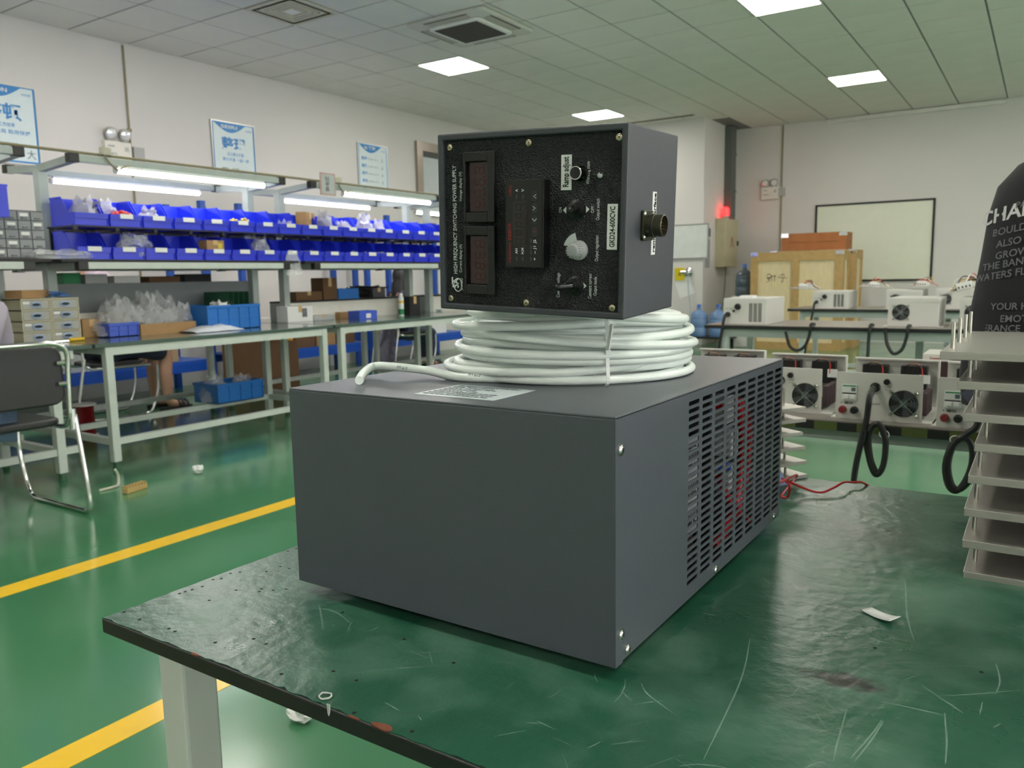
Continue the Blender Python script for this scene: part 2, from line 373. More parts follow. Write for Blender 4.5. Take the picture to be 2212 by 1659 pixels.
o = g.obj('scratch_marks', mat('scratch_pale', '#8aab9c', .5, alpha=.5, var=.2, scale=40), tbl); o['kind'] = 'stuff'
# drilled holes
hp = [(x, y) for x, y in ((268,1322),(302,1338),(365,1358),(378,1364),(465,1388),(548,1380),(575,1391),(608,1456),(720,1450),(510,1275),(452,1297),(565,1272),(560,1278),(590,1275),(618,1273),(575,1235),(605,1224),(625,1228),(640,1185),(612,1186),(588,1197),(560,1206),(545,1214),(530,1221),(518,1236),(498,1239),(478,1250),(460,1252),(437,1267),(415,1274),(400,1278),(345,1262),(365,1279),(388,1282),(603,1193),(622,1191),(740,1323),(873,1381),(890,1580),(765,1540),(770,1470),(980,1432),(1932,1072),(1950,1093),(2005,1090),(1785,1062),(1890,1400),(2120,1452))]
g = G()
for x, y in hp:
    c = az(x, y, ZT)
    if c.x < TX0+.006 or c.y < TY0+.006: continue
    g.lathe([(.0022*rg.uniform(.7, 1.3), -.0004), (.0021, .00018)], 8, Matrix.Translation(c))
h = g.obj('drilled_holes', mat('hole_black', '#050606', .9, var=0), tbl); h['kind'] = 'stuff'
# chipped patches on the front edge
CH = mat('chipped_wood', '#74402c', .8, var=.15, scale=60)
for x, y, a, b in ((832, 1566, .013, .0045), (425, 1411, .007, .0015), (770, 1545, .008, .001)):
    c = az(x, y, ZT); poly = [(a*math.cos(k*PI/6)*rg.uniform(.85, 1.1), b*math.sin(k*PI/6)*rg.uniform(.8, 1.15)) for k in range(12)]
    G().prism(poly, .0014, Matrix.Translation((c.x, TY0+b*.72, ZT-.0011))).obj('chipped_patch', CH, tbl)
LEGW = mat('leg_white', '#c6c8c4', .4, var=.05)
for lx, ly in ((-.881, .53), (-.881, 1.52), (1.27, .53), (1.27, 1.52)):
    o = G().box(lx, lx+.048, ly, ly+.048, .0, ZT-.0195).obj('leg', LEGW, tbl, bevel=.004)
g = G()
for y in (.86, 1.53): g.box(-.85, 1.27, y, y+.028, ZT-.075, ZT-.0195)
for x in (-.871, 1.28): g.box(x, x+.028, .58, 1.52, ZT-.075, ZT-.0195)
g.obj('apron', STEEL_B, tbl)
g = G()
for y in (1.02, 1.53): g.box(-.85, 1.27, y, y+.03, .12, .16)
for x in (-.871, 1.28): g.box(x, x+.03, .58, 1.52, .12, .16)
g.obj('stretcher', STEEL_W, tbl)

# ------------------------------------------------------------------ big power supply cabinet
PC = mat('dark_grey_powdercoat', '#4c5159', .31, var=.02, scale=3, bump=.12, bscale=900)
PCI = mat('cabinet_inside', '#1a1b1c', .6)
SCREW = mat('screw_chrome', '#dcdcd6', .18, 1, var=.05)
BX0, BX1, BY0, BY1, BZ0, BZ1 = -.794, -.335, .682, 1.273, .745, 1.0
ps = T('power_supply_cabinet', 'large dark grey sheet-metal power supply cabinet with a slotted side vent on the workbench', 'power supply', (0, 0, ZT))
dz = -ZT
G().box(BX0, BX1-.0015, BY0, BY0+.0016, BZ0+dz, BZ1-.0028+dz).obj('front_panel', PC, ps, bevel=.0007)
G().box(BX0, BX0+.0015, BY0+.0016, BY1, BZ0+.002+dz, BZ1-.0025+dz).obj('side_panel', PC, ps)
g = G().box(BX0, BX1, BY0+.0003, BY1, BZ1-.0022+dz, BZ1+dz); g.obj('top_cover', PC, ps, bevel=.0009)
G().box(BX0+.001, BX1-.0005, BY0+.0008, BY0+.002, BZ1-.0075+dz, BZ1-.0021+dz).obj('top_flange', PC, ps)
# slotted panel: every slot a real hole
g = G(); YS0, PY, NC, SW = .873, .0446, 9, .0345; ZS0, PZ, NR, SH = .985, .00905, 25, .0054
cells = []
def ring(y0, y1, z0, z1, sy, sz):
    cy, cz = (y0+y1)/2, (z0+z1)/2; inn = rrect(sy, sz, sz*.42, 2, cy, cz); out = []
    for (a, b) in inn:
        da, db = a-cy, b-cz; q = 'c'
        k = min((y1-y0)/2/abs(da) if abs(da) > 1e-9 else 1e9, (z1-z0)/2/abs(db) if abs(db) > 1e-9 else 1e9)
        out.append([cy+da*k, cz+db*k])
    # snap the four outer points nearest to the corners on to the corners
    for ca, cb in ((y0, z0), (y0, z1), (y1, z0), (y1, z1)):
        i = min(range(len(out)), key=lambda i: (out[i][0]-ca)**2+(out[i][1]-cb)**2); out[i] = [ca, cb]
    n = len(inn); g.add([(BX1, a, b+dz) for a, b in inn]+[(BX1, a, b+dz) for a, b in out], [(i, n+i, n+(i+1) % n, (i+1) % n) for i in range(n)])
yl, zh = YS0-(PY-SW)/2, ZS0+PZ/2
for c in range(NC):
    for r in range(NR):
        ring(yl+c*PY, yl+(c+1)*PY, zh-(r+1)*PZ, zh-r*PZ, SW, SH)
ye, ze = yl+NC*PY, zh-NR*PZ
for y0, y1, z0, z1 in ((BY0, BY0+.016, BZ0, BZ1-.0025), (BY0+.016, yl, BZ0+.0022, BZ1-.0025), (ye, BY1, BZ0+.0022, BZ1-.0025), (yl, ye, zh, BZ1-.0025), (yl, ye, BZ0+.0022, ze)):
    g.add([(BX1, y0, z0+dz), (BX1, y1, z0+dz), (BX1, y1, z1+dz), (BX1, y0, z1+dz)], [(0, 1, 2, 3)])
o = g.obj('vent_panel', PC, ps); md = o.modifiers.new('thick', 'SOLIDIFY'); md.thickness = .0016; md.offset = -1
o['label'] = 'side panel punched with nine columns of slots'
G().box(BX0+.002, BX1-.003, BY0+.003, BY1-.002, BZ0+.002+dz, BZ0+.004+dz).obj('base_plate', PCI, ps)
G().box(BX0+.002, BX1-.003, BY1-.002, BY1, BZ0+.004+dz, BZ1-.003+dz).obj('rear_panel', PC, ps)
for x in (BX0+.13, BX1-.05):
    for y in (BY0+.07, BY1-.06): G().cyl((x, y, 0), (x, y, .016), .016, .018, 20).obj('rubber_foot', BLACKP, ps, True)
def screw(p, d, r, parent, mt=SCREW, dome=.5):
    d = Vector(d); q = d.to_track_quat('Z', 'Y').to_matrix().to_4x4(); q.translation = Vector(p)
    g = G(q); g.lathe([(r*1.15, 0), (r*1.15, .0008), (r, .0009), (r*.95, r*dome*.5), (r*.75, r*dome*.85), (r*.35, r*dome)], 14)
    o = g.obj('screw', mt, parent, True)
    g = G(q); t = r*dome
    for a in (0, PI/2): g.add(*[([tuple(rotM(rz=a+.5) @ Vector(v)) for v in ((-r*.5, -r*.09, t-.0004), (r*.5, -r*.09, t-.0004), (r*.5, r*.09, t-.0004), (-r*.5, r*.09, t-.0004), (-r*.42, -r*.09, t+.0002), (r*.42, -r*.09, t+.0002), (r*.42, r*.09, t+.0002), (-r*.42, r*.09, t+.0002))]), [(0,3,2,1),(4,5,6,7),(0,1,5,4),(1,2,6,5),(2,3,7,6),(3,0,4,7)]])
    g.obj('cross_recess', DARK, o); return o
for y, z in ((.6935, .966), (.6945, .776), (.709, .7545), (.974, .7535), (1.242, .7535)): screw((BX1, y, z+dz), (1, 0, 0), .0052, ps)
for z in (.778, .964): screw((BX1-.004, BY1, z+dz), (0, 1, 0), .005, ps)
# what shows through the slots
DIM = mat('dim_metal', '#8b8c8c', .35, 1); PCBM = mat('pcb_green', '#1d4a35', .5)
for k, (x, y, z, sx, sy, sz) in enumerate(((-.40, .95, .80, .05, .10, .12), (-.45, 1.08, .86, .08, .05, .09), (-.42, .80, .87, .1, .06, .18), (-.46, 1.2, .80, .08, .07, .1))):
    G().box(x-sx/2, x+sx/2, y-sy/2, y+sy/2, BZ0+.004+dz, z+sz/2+dz).obj('transformer_block', DIM if k % 2 == 0 else PCI, ps, bevel=.003)
for k in range(4): G().cyl((-.375, .905+k*.018, BZ0+.01+dz), (-.375, .905+k*.018, BZ0+.075+.02*(k % 2)+dz), .008, n=12).obj('capacitor', ALU, ps, True)
o = G().box(-.366, -.3645, .90, .985, .80+dz, .925+dz).obj('rating_plate', mat('silver_sticker', '#b9bcc0', .3), ps)
for k in range(9): text('|'*14 if k % 3 == 1 else ('POWER 24V 600A' if k % 2 else 'INPUT 3P 380V AC'), .008, KPRINT, o, frame((-.3642, .905, .913-k*.0125+dz), (0, 1, 0), (0, 0, 1)), .01, length=.074)
for k, (y, z) in enumerate(((1.07, .95), (1.09, .90), (1.085, .85))): G().box(-.375, -.35, y-.016, y+.016, z-.02+dz, z+.018+dz).obj('terminal_block', mat('pale_terminal', '#a9adac', .4), ps, bevel=.002)
for k in range(3):
    off = k*.013
    pts = spline([(-.36, 1.05+off, .955-off*.3), (-.352, 1.10+off, .95), (-.35, 1.125+off, .90), (-.352, 1.12+off, .83), (-.355, 1.095+off, .79), (-.36, 1.04+off*.5, .762)], 8)
    G().tube([(p[0], p[1], p[2]+dz) for p in pts], .0058, 10).obj('red_lead', RED, ps, True)
pts = spline([(-.36, 1.05, .86), (-.352, 1.075, .82), (-.35, 1.12, .79), (-.352, 1.165, .765)], 8)
G().tube([(p[0], p[1], p[2]+dz) for p in pts], .005, 10).obj('red_lead', RED, ps, True)
G().cyl((-.352, 1.04, .873+dz), (-.352, 1.065, .869+dz), .006, n=10).obj('blue_sleeve', mat('blue_sleeve', '#2b55c4', .4), ps, True)
# rating label on top
LAB = mat('silver_label', '#c7d2d6', .35, var=.04, scale=50)
o = G().box(-.613, -.499, .713, .801, BZ1+dz, BZ1+.0004+dz).obj('rating_label', LAB, ps); o['label'] = 'silver rating label with fine print'
GP = mat('grey_print', '#5d666c', .6, var=0)
for k, s in enumerate(('HIGH FREQUENCY SWITCHING POWER SUPPLY', 'MODEL  GKD24-600CVC', 'INPUT  AC 380V 50Hz', 'OUTPUT  DC 24V 600A', 'SERIAL No.', 'CAUTION: RISK OF ELECTRIC SHOCK, DO NOT OPEN', 'DISCONNECT POWER BEFORE SERVICING THE UNIT', 'KEEP THE VENTILATION SLOTS CLEAR AT ALL TIMES')):
    text(s, .0066, GP, o, frame((-.607, .790-k*.0098, BZ1+.0006+dz), (1, 0, 0), (0, 1, 0)), .008, length=.092 if k in (0, 5, 6, 7) else .05+.01*(k % 3))

# ------------------------------------------------------------------ cable coil
CW = mat('white_cable_sheath', '#e4ede9', .3, var=.03, scale=60, coat=.2)
CC = Vector((-.56, 1.0, BZ1)); rg = random.Random(11); CR = .0057
pts = []; NT = 16; NS = 40
lv = [0, 0, 1, 1, 2, 2, 3, 3, 4, 4, 5, 5, 6, 6, 6.9, 6.9]
amp = [(rg.uniform(-.014, .014), rg.uniform(0, 6.28), rg.uniform(-.007, .007), rg.uniform(0, 6.28), rg.uniform(-.013, .013), rg.uniform(0, 6.28)) for _ in range(NT+1)]
RO = [.165, .153, .166, .154, .164, .152, .162, .15, .163, .15, .158, .147, .160, .145, .152, .138]
for i in range(NT):
    for s in range(NS):
        a = 2*PI*s/NS; t = s/NS; t2 = t*t*(3-2*t); j = min(i+1, NT-1)
        A, B = amp[i], amp[i+1]
        R_ = (RO[i]+A[0]*math.cos(a+A[1])+A[2]*math.cos(2*a+A[3]))*(1-t2)+(RO[j]+B[0]*math.cos(a+B[1])+B[2]*math.cos(2*a+B[3]))*t2
        hgt = lv[i]*(1-t2)+lv[j]*t2
        tilt = .0052*(1-math.cos(a-2.4))*hgt/7*1.1
        z = CR+.0005+hgt*.0107+tilt+(A[4]*math.sin(a+A[5])*(1-t2)+B[4]*math.sin(a+B[5])*t2)*(.4 if i < 2 else .85)
        z = max(z, CR+.0005)
        th = a-1.2
        pts.append(CC+Vector((R_*math.cos(th)-.022*max(0, 1-hgt/2.2)*max(0, -math.cos(th)), R_*math.sin(th), min(z, .083+tilt+.014*max(0, math.cos(th-.75))*(hgt > 4)))))
# free end runs left over the top cover
tail = [az(1150, 818, BZ1+CR), az(1000, 815, BZ1+CR), az(920, 800, BZ1+CR+.004), az(850, 792, BZ1+CR+.008), az(808, 791, BZ1+.012), az(786, 805, BZ1+.008), az(776, 822, BZ1+CR)]
tail = [Vector((-.30, 0, 0))*0 + t for t in tail]
start = CC+Vector((.168*math.cos(-1.2), .168*math.sin(-1.2), CR))
lead = [tail[6], tail[5], tail[4], tail[3], tail[2], tail[1], tail[0]]
path = spline(lead, 8)+[(lead[-1]*.5+pts[0]*.5)+Vector((0, -.004, 0))]
coil = T('cable_coil', 'thick coil of white cable on the grey cabinet, under the control box', 'cable', (CC.x, CC.y, BZ1))
g = G(Matrix.Translation(-CC)); g.tube(path+pts, CR, 10); g.obj('cable', CW, coil, True)
for k, (x, y) in enumerate(((857, 797), (1012, 812))):
    c = az(x, y, BZ1+.017 if k == 0 else BZ1+.0125)
    text('RVV 6x1.0', .006, GP, coil, Matrix.Translation(-CC) @ frame((c.x, c.y-.001, c.z+.001), (1, -.15, -.04), (.1, .6, .8)), .005, length=.02)
# cable ties round the bundle
TIE = mat('clear_nylon', '#e9eeec', .3, alpha=.85, var=0)
for k, th in enumerate((-.52-.30, 2.2)):
    ca, sa = math.cos(th), math.sin(th); prof = [(.128, -.0), (.178, .0), (.181, .03), (.174, .085), (.132, .092), (.126, .05)]
    P = spline([Vector((r*ca, r*sa, max(z, .001))) for r, z in prof], 6, True)
    g = G(); sd = Vector((-sa, ca, 0))*.0022; n = len(P)
    vs = [p+sd for p in P]+[p-sd for p in P]; g.add(vs, [(i, (i+1) % n, n+(i+1) % n, n+i) for i in range(n)])
    o = g.obj('cable_tie', TIE, coil); md = o.modifiers.new('t', 'SOLIDIFY'); md.thickness = .0012
    if k == 0:
        q = Vector((.181*ca, .181*sa, .042)); G().box(-.0035, .0035, -.0035, .0035, -.003, .003, Matrix.Translation(q) @ rotM(rz=th)).obj('tie_head', TIE, o, bevel=.0006)
        G().bar(q, q+Vector((.006*ca-.012*sa*.3, .006*sa+.012*ca*.3, .034)), .0022, .004).obj('tie_tail', TIE, o)

# ------------------------------------------------------------------ control box
w_, h_, d_ = .241, .205, .157
cb = T('control_box', 'black control box with meters and knobs lying sideways on the white cable coil', 'control box', (-.3775, .788, 1.0862), rot=(.0496, .0483, .0587))
CB = mat('control_box_paint', '#3b3f46', .42, var=.02, bump=.12, bscale=900)
PT = mat('textured_black_panel', '#2d2f31', .36, var=.03, bump=.9, bscale=550)
fr, rc = .0075, .005
def quadbox(x0, x1, z0, z1, y0, y1): return (x0, x1, y0, y1, z0, z1)
g = G()                                                               # case: box with a recessed front
O4 = [(-w_, 0), (0, 0), (0, h_), (-w_, h_)]; I4 = [(-w_+fr, fr), (-fr, fr), (-fr, h_-fr), (-w_+fr, h_-fr)]
vs = [(x, 0, z) for x, z in O4]+[(x, 0, z) for x, z in I4]+[(x, rc+.003, z) for x, z in I4]+[(x, d_, z) for x, z in O4]
fs = []
for i in range(4):
    j = (i+1) % 4; fs += [(i, j, 4+j, 4+i), (4+i, 4+j, 8+j, 8+i), (12+i, 12+j, j, i)]
fs += [(15, 14, 13, 12)]
g.add(vs, fs); g.obj('case', CB, cb, bevel=.0018)
G().box(-w_+fr, -fr, rc, rc+.002, fr, h_-fr).obj('front_panel', PT, cb)
def pf(u, v, y=rc-.0002): return frame((u, y, v), (0, 0, 1), (-1, 0, 0))    # lettering runs upwards, tops to the left
def ptext(s, u, v, length, size, mt=WPRINT, bold=0, parent=None, y=rc-.0002): return text(s, size, mt, parent or cb, pf(u, v, y), bold, length=length)
for u, v in ((-.2263, .1902), (-.1201, .1904), (-.012, .191), (-.2279, .013), (-.1227, .0125), (-.0154, .0121)):
    screw((u, rc, v), (0, -1, 0), .0032, cb, mat('screw_nickel', '#c8bfa8', .25, 1), .35)
ptext('HIGH FREQUENCY SWITCHING POWER SUPPLY', -.2182, .0425, .1265, .0074, bold=.004)
ptext('Voltage display (V)', -.2104, .1277, .034, .0052); ptext('Current display (A)', -.2116, .0445, .033, .0052)
# emblem: ring, bent stem and company lettering
lg = G()
lg.tube([(-.2175+.0058*math.cos(a)*1.0, rc-.0004, .0295+.0078*math.sin(a)) for a in [k*2*PI/24 for k in range(24)]], .0006, 6, True)
o = lg.obj('emblem', WPRINT, cb)
text('5A', .0125, WPRINT, o, pf(-.2168, .0255), .02, length=.0115); text('JINYOU', .0042, WPRINT, o, pf(-.2107, .0232), .01, length=.0145)
G().box(-.2265, -.2248, rc-.0004, rc, .030, .0385).obj('emblem_bar', WPRINT, o)
# two panel meters
DIG = mat('unlit_red_segment', '#4a1a1c', .4, var=0); WIN = mat('dark_red_window', '#2b0f12', .18, var=0, coat=.4)
SEG = {'a': (0, 1, 'h'), 'g': (0, .5, 'h'), 'd': (0, 0, 'h'), 'f': (0, .5, 'v'), 'b': (1, .5, 'v'), 'e': (0, 0, 'v'), 'c': (1, 0, 'v')}
def digits(parent, M, n, dw, dh, pitch, mt):
    for k in range(n):
        g = G(M)
        for s, (ax_, ay_, hv) in SEG.items():
            x = k*pitch+ax_*dw+ay_*dh*.1; y = ay_*dh; t = dw*.16
            if hv == 'h': g.box(x+t*.5, x+dw-t*.5, y-t/2, y+t/2, 0, .0002) if s != 'x' else 0
            else: g.box(x-t/2, x+t/2, y+t*.7, y+dh*.5-t*.7, 0, .0002)
        g.box(k*pitch+dw*1.3, k*pitch+dw*1.5, -dw*.08, dw*.12, 0, .0002)
        g.obj('digit', mt, parent)
for nm, v0, lb in (('volt', .1038, 'upper dark red voltage meter'), ('amp', .0200, 'lower dark red current meter')):
    u0, u1, v1 = -.2040, -.1618, v0+.0795
    fr_ = G(); y0, y1 = -.0018, rc
    a0, a1, b0, b1 = u0+.0028, u1-.0096, v0+.0112, v1-.0108
    for x0, x1, z0, z1 in ((u0, a0, v0, v1), (a1, u1, v0, v1), (a0, a1, v0, b0), (a0, a1, b1, v1)): fr_.box(x0, x1, y0, y1, z0, z1)
    mt_ = fr_.obj('panel_meter', BLACKP, cb, bevel=.0009); mt_['label'] = lb
    wn = G().box(a0+.002, a1-.001, rc-.0012, rc, b0+.001, b1-.001).obj('meter_window', WIN, mt_)
    digits(wn, frame((a1-.0072, rc-.0014, b0+.0055), (0, 0, 1), (-1, 0, 0)), 4, .0065, .0125, .0128, DIG)
# ampere-hour meter
am = G().box(-.1412, -.0925, -.011, rc, .0535, .1500).obj('hour_meter', mat('meter_black', '#0e0f10', .3, var=0), cb, bevel=.001); am['label'] = 'raised black ampere-hour meter with four push buttons'
YF = -.0112
G().box(-.1395, -.0945, -.0114, -.0105, .0553, .1482).obj('bezel', mat('meter_face', '#17191a', .28, var=0), am)
RP = mat('red_print', '#8a1d1d', .5, var=0)
ptext('HB404AH', -.1338, .0587, .0215, .0046, RP, .01, am, YF-.0003); ptext('智能累时表', -.1338, .0835, .019, .0044, RP, .02, am, YF-.0003)
ptext('HBKJ', -.1331, .1322, .0115, .0046, RP, .01, am, YF-.0003)
wn = G().box(-.1312, -.1133, -.0117, -.011, .0767, .1271).obj('display_window', mat('smoked_window', '#15100f', .15, var=0, coat=.4), am)
digits(wn, frame((-.1150, -.0119, .080), (0, 0, 1), (-1, 0, 0)), 5, .0052, .0125, .0092, mat('unlit_brown_segment', '#241a19', .4, var=0))
for s, u, v, l in (('AH', -.1252, .0690, .006), ('H.M', -.1173, .0685, .0068), ('A', -.1250, .1370, .003), ('V', -.1170, .1370, .003), ('+', -.1018, .0618, .003), ('-', -.1018, .0692, .003), ('J1', -.1018, .0745, .0038), ('J2', -.1018, .0812, .0042)):
    ptext(s, u, v, l, .0044, WPRINT, .02, am, YF-.0003)
for u, v in ((-.1264, .0635), (-.1184, .0635), (-.1264, .1315), (-.1184, .1315), (-.108, .0635), (-.108, .0705), (-.108, .0765), (-.108, .0835)):
    G().box(u-.001, u+.001, -.0117, -.011, v-.0022, v+.0022).obj('indicator', mat('indicator_grey', '#3d4143', .4), am)
for k, v in enumerate((.0934, .1062, .1190, .1317)):
    o = G(frame((-.1035, -.0113, v), (1, 0, 0), (0, 0, 1))).prism(rrect(.0074, .0108, .0028), .0006).obj('button', mat('button_grey', '#25292b', .35), am, bevel=.0002)
    if k == 0: G().lathe([(.0011, 0), (.0011, .0004)], 12, frame((-.1035, -.0119, v), (1, 0, 0), (0, 0, 1))).obj('red_dot', RP, o)
    else:
        a = {1: (0, 1), 2: (-1, 0), 3: (1, 0)}[k]
        c = Vector((-.1035, -.0121, v))
        if k == 1: P3 = [c+Vector((.0026, 0, .0016)), c+Vector((-.0026*0, 0, -.0014))*1, c+Vector((-.0026, 0, .0016))]
        elif k == 2: P3 = [c+Vector((-.002, 0, .002)), c+Vector((.0012, 0, 0)), c+Vector((-.002, 0, -.002))]
        else: P3 = [c+Vector((.002, 0, .002)), c+Vector((-.0012, 0, 0)), c+Vector((.002, 0, -.002))]
        G().tube(P3, .0003, 5).obj('chevron', WPRINT, o)
# labels, switches, knobs
LBLW = mat('label_white', '#e3e5e4', .45, var=.02)
o = G().box(-.0795, -.0668, rc-.0003, rc, .1383, .1757).obj('printed_label', LBLW, cb); ptext('Ramp adjust', -.0705, .1412, .032, .0098, KPRINT, .022, o, rc-.0005)
o = G().box(-.0236, -.0117, rc-.0003, rc, .0748, .1229).obj('printed_label', LBLW, cb); ptext('GKD24-600CVC', -.0147, .0772, .043, .0082, KPRINT, .02, o, rc-.0005)
ptext('Working state', -.0455, .1440, .0238, .0056); ptext('Output switch', -.0330, .1058, .0226, .0056); ptext('Output regulation', -.0335, .0618, .0278, .0056)
ptext('ON', -.0784, .1140, .0058, .0050); ptext('OFF', -.0394, .1134, .0072, .0050)
ptext('Constant voltage', -.0800, .0203, .0275, .0056); ptext('Constant current', -.0408, .0207, .0275, .0056); ptext('Output mode', -.0345, .0244, .0205, .0056)
for a, b, c in (((-.0768, .1168), (-.0727, .1206), (-.0726, .1128)), ((-.0447, .1176), (-.0488, .1212), (-.0486, .1138)), ((-.0467, .0348), (-.0507, .0386), (-.0506, .0311)), ((-.0768, .0340), (-.0727, .0376), (-.0726, .0302))):
    G().add([(p[0], rc-.0004, p[1]) for p in (a, b, c)], [(0, 1, 2)]).obj('arrow_mark', WPRINT, cb)
def axis(u, v, dx=0, dzz=0):                                          # matrix with z axis out of the panel
    return frame((u, rc, v), (1, 0, 0), (0, 0, 1))
# black ramp knob
k1 = G(axis(-.0553, .1553)).lathe([(.0085, 0), (.0085, .0022), (.0075, .0026), (.0072, .0145), (.0066, .0152), (.003, .0150)], 28).obj('ramp_knob', mat('gloss_black', '#0d0d0e', .12, var=0), cb, True)
g = G(axis(-.0553, .1553))
for k in range(20):
    a = k*PI/10; g.box(.0071, .0078, -.0004, .0004, .003, .0138, rotM(rz=a))
g.obj('knurl', mat('gloss_black', '#0d0d0e', .12), k1)
G(axis(-.0553, .1553)).lathe([(.0070, .0148), (.0074, .0150), (.0070, .0155)], 28).obj('bright_rim', CHROME, k1, True)
G(axis(-.0553, .1553)).lathe([(.0064, .0152), (.0060, .0158), (.0008, .0156)], 28).obj('spun_cap', mat('spun_black_metal', '#3a3b3d', .22, .9), k1, True)
# indicator lamp
o = G(axis(-.0325, .1525)).lathe([(.0042, 0), (.0042, .0012), (.0032, .0018)], 18).obj('indicator_lamp', BLACKP, cb, True)
G(axis(-.0325, .1525)).lathe([(.0030, .0012), (.0028, .0036), (.0016, .0052), (.0004, .0056)], 16).obj('lamp_lens', mat('clear_lens', '#c9ccce', .1, alpha=.8), o, True)
G(axis(-.0325, .1525)).box(.0010, .0022, .0018, .0028, .003, .0075).obj('bent_lead', CHROME, o)
# toggle switches with rubber boots
def toggle(u, v, dv, nm):
    o = G(axis(u, v)).lathe([(.0106, 0), (.0106, .002), (.0094, .0024), (.0094, .0052), (.0080, .0056), (.0074, .0074), (.0066, .0076), (.006, .0098), (.005, .010), (.0042, .0122)], 26).obj('toggle_switch', mat('rubber_black', '#0b0b0c', .3, var=0), cb, True)
    o['label'] = nm
    a = Vector((u, rc-.0105, v)); dr = Vector((dv[0], -1, dv[1])).normalized()
    pts = [a, a+dr*.006, a+dr*.013, a+dr*.0175, a+dr*.0195]
    G().tube(pts, [.0042, .0034, .0040, .0036, .0016], 14).obj('lever_boot', mat('rubber_black', '#0b0b0c', .3), o, True)
    G(axis(u, v)).lathe([(.0112, 0), (.0112, .0012), (.0106, .0014)], 6).obj('hex_nut', BLACKP, o)
toggle(-.0605, .1172, (.42, -.05), 'black rubber-booted output switch, lever pointing straight out'); toggle(-.0605, .0345, (-.75, -.05), 'black rubber-booted output mode switch, lever tipped to the left')
# grey regulation knob
KG = mat('grey_knob', '#a7aaab', .35, var=0)
k2 = G(axis(-.0565, .0735)).lathe([(.0108, 0), (.0108, .003), (.0092, .0036), (.0078, .006), (.0074, .0165), (.0066, .0182), (.003, .0187)], 30).obj('regulation_knob', KG, cb, True)
g = G(axis(-.0565, .0735))
for k in range(18):
    a = k*PI/9; g.box(.0073, .0088, -.0005, .0005, .0045, .016, rotM(rz=a))
g.obj('grip_rib', KG, k2)
G(axis(-.0565, .0735)).lathe([(.0062, .0184), (.0055, .0192), (.001, .0196)], 24).obj('knob_cap', mat('knob_cap_grey', '#8f9293', .3), k2, True)
wg = [(.0110*math.cos(a), .0110*math.sin(a)) for a in [math.radians(q) for q in range(105, 171, 11)]]+[(.0195*math.cos(a), .0195*math.sin(a)) for a in [math.radians(q) for q in range(165, 104, -12)]]
G(axis(-.0565, .0735)).prism(wg, .0003).obj('scale_wedge', mat('scale_grey', '#c0c6c8', .5), cb)
# remote connector on the right side
def sd(y, z): return frame((0, y, z), (0, 1, 0), (0, 0, 1))
o = G().box(-.0002, .0004, .0765, .0890, .0670, .1375).obj('printed_label', LBLW, cb); o['label'] = 'narrow white remote interface label'
text('remote interface', .0098, KPRINT, o, frame((.0006, .0868, .0695), (0, 0, 1), (0, -1, 0)), .025, length=.066)
OL = mat('olive_anodised', '#3c3d2a', .35, .7)
cn = G(sd(.0590, .1000)).prism(rrect(.034, .033, .004), .003).obj('remote_connector', OL, cb, bevel=.0005); cn['label'] = 'round multi-pin connector on a square flange'
G(sd(.0590, .1000)).lathe([(.0125, .003), (.0125, .008), (.0135, .0085), (.0135, .011), (.0122, .0115), (.0122, .021), (.0110, .0215), (.0108, .013), (.001, .0128)], 28).obj('shell', mat('gunmetal', '#5a564b', .35, .8), cn, True)
for r_, nn in ((0, 1), (.0036, 6), (.0074, 12)):
    for k in range(nn):
        a = 2*PI*k/nn; x, y = r_*math.cos(a), r_*math.sin(a)
        G(sd(.0590, .1000)).cyl((x, y, .0128), (x, y, .0185), .0006, n=6).obj('pin', mat('gold_pin', '#e2c58a', .25, 1), cn)
for a, b in ((-1, -1), (-1, 1), (1, -1), (1, 1)): screw((.003, .0590+a*.013, .1000+b*.0125), (1, 0, 0), .0026, cn, SCREW, .8)

# ------------------------------------------------------------------ stacked aluminium plates
PLATE = mat('milled_aluminium', '#bcb8b2', .42, .85, var=.08, scale=30, stretch=(1, 10, 10))
def plate_stack(items, label_of, group, corner, wd, dp, rz, pins, thick):
    roots = []
    for k, (ox, oy, z) in enumerate(items):
        t = T('aluminium_plate', label_of(k, len(items)), 'metal plate', (corner[0]+ox, corner[1]+oy, z-thick), rz, group)
        G().box(0, wd, 0, dp, 0, thick).obj('plate', PLATE, t, bevel=.0006)
        gap = (items[k+1][2]-z-thick-.0006) if k < len(items)-1 else .036
        for (a, b, l) in pins:
            l = gap
            G().cyl((a, b, thick), (a, b, thick+l), .0026, n=12).obj('pin', mat('pin_steel', '#c9c6bd', .22, 1), t, True)
        roots.append(t)
ordn = ['bottom', 'second', 'third', 'fourth', 'fifth', 'sixth', 'seventh', 'top']
zs = [.7380, .7815, .8245, .868, .9105, .949, .9905, 1.0285]; xo = [-.068, -.071, -.071, -.069, -.064, -.079, -.087, -.109]
zs2 = [z for z in zs]
plate_stack([(x, random.uniform(-.003, .003), z) for x, z in zip(xo, zs2)], lambda k, n: f'{ordn[k]} {"one" if k in (0, 7) else "plate from below"} of the tall pinned aluminium plates at the right edge', 'aluminium plates stacked at the right edge', (0, 1.172), .42, .40, 0,
            [(.010, .05+q*.10, .0335) for q in range(4)]+[(.40, .05+q*.10, .0335) for q in range(4)], .0105)
a, b, c = az(1759, 918, .85), az(1691, 907, .85), az(1691, 938, .85)
zs = [.7375, .766, .794, .822, .850, .873]; xo = [.012, .01, .0, -.01, .002, .0]
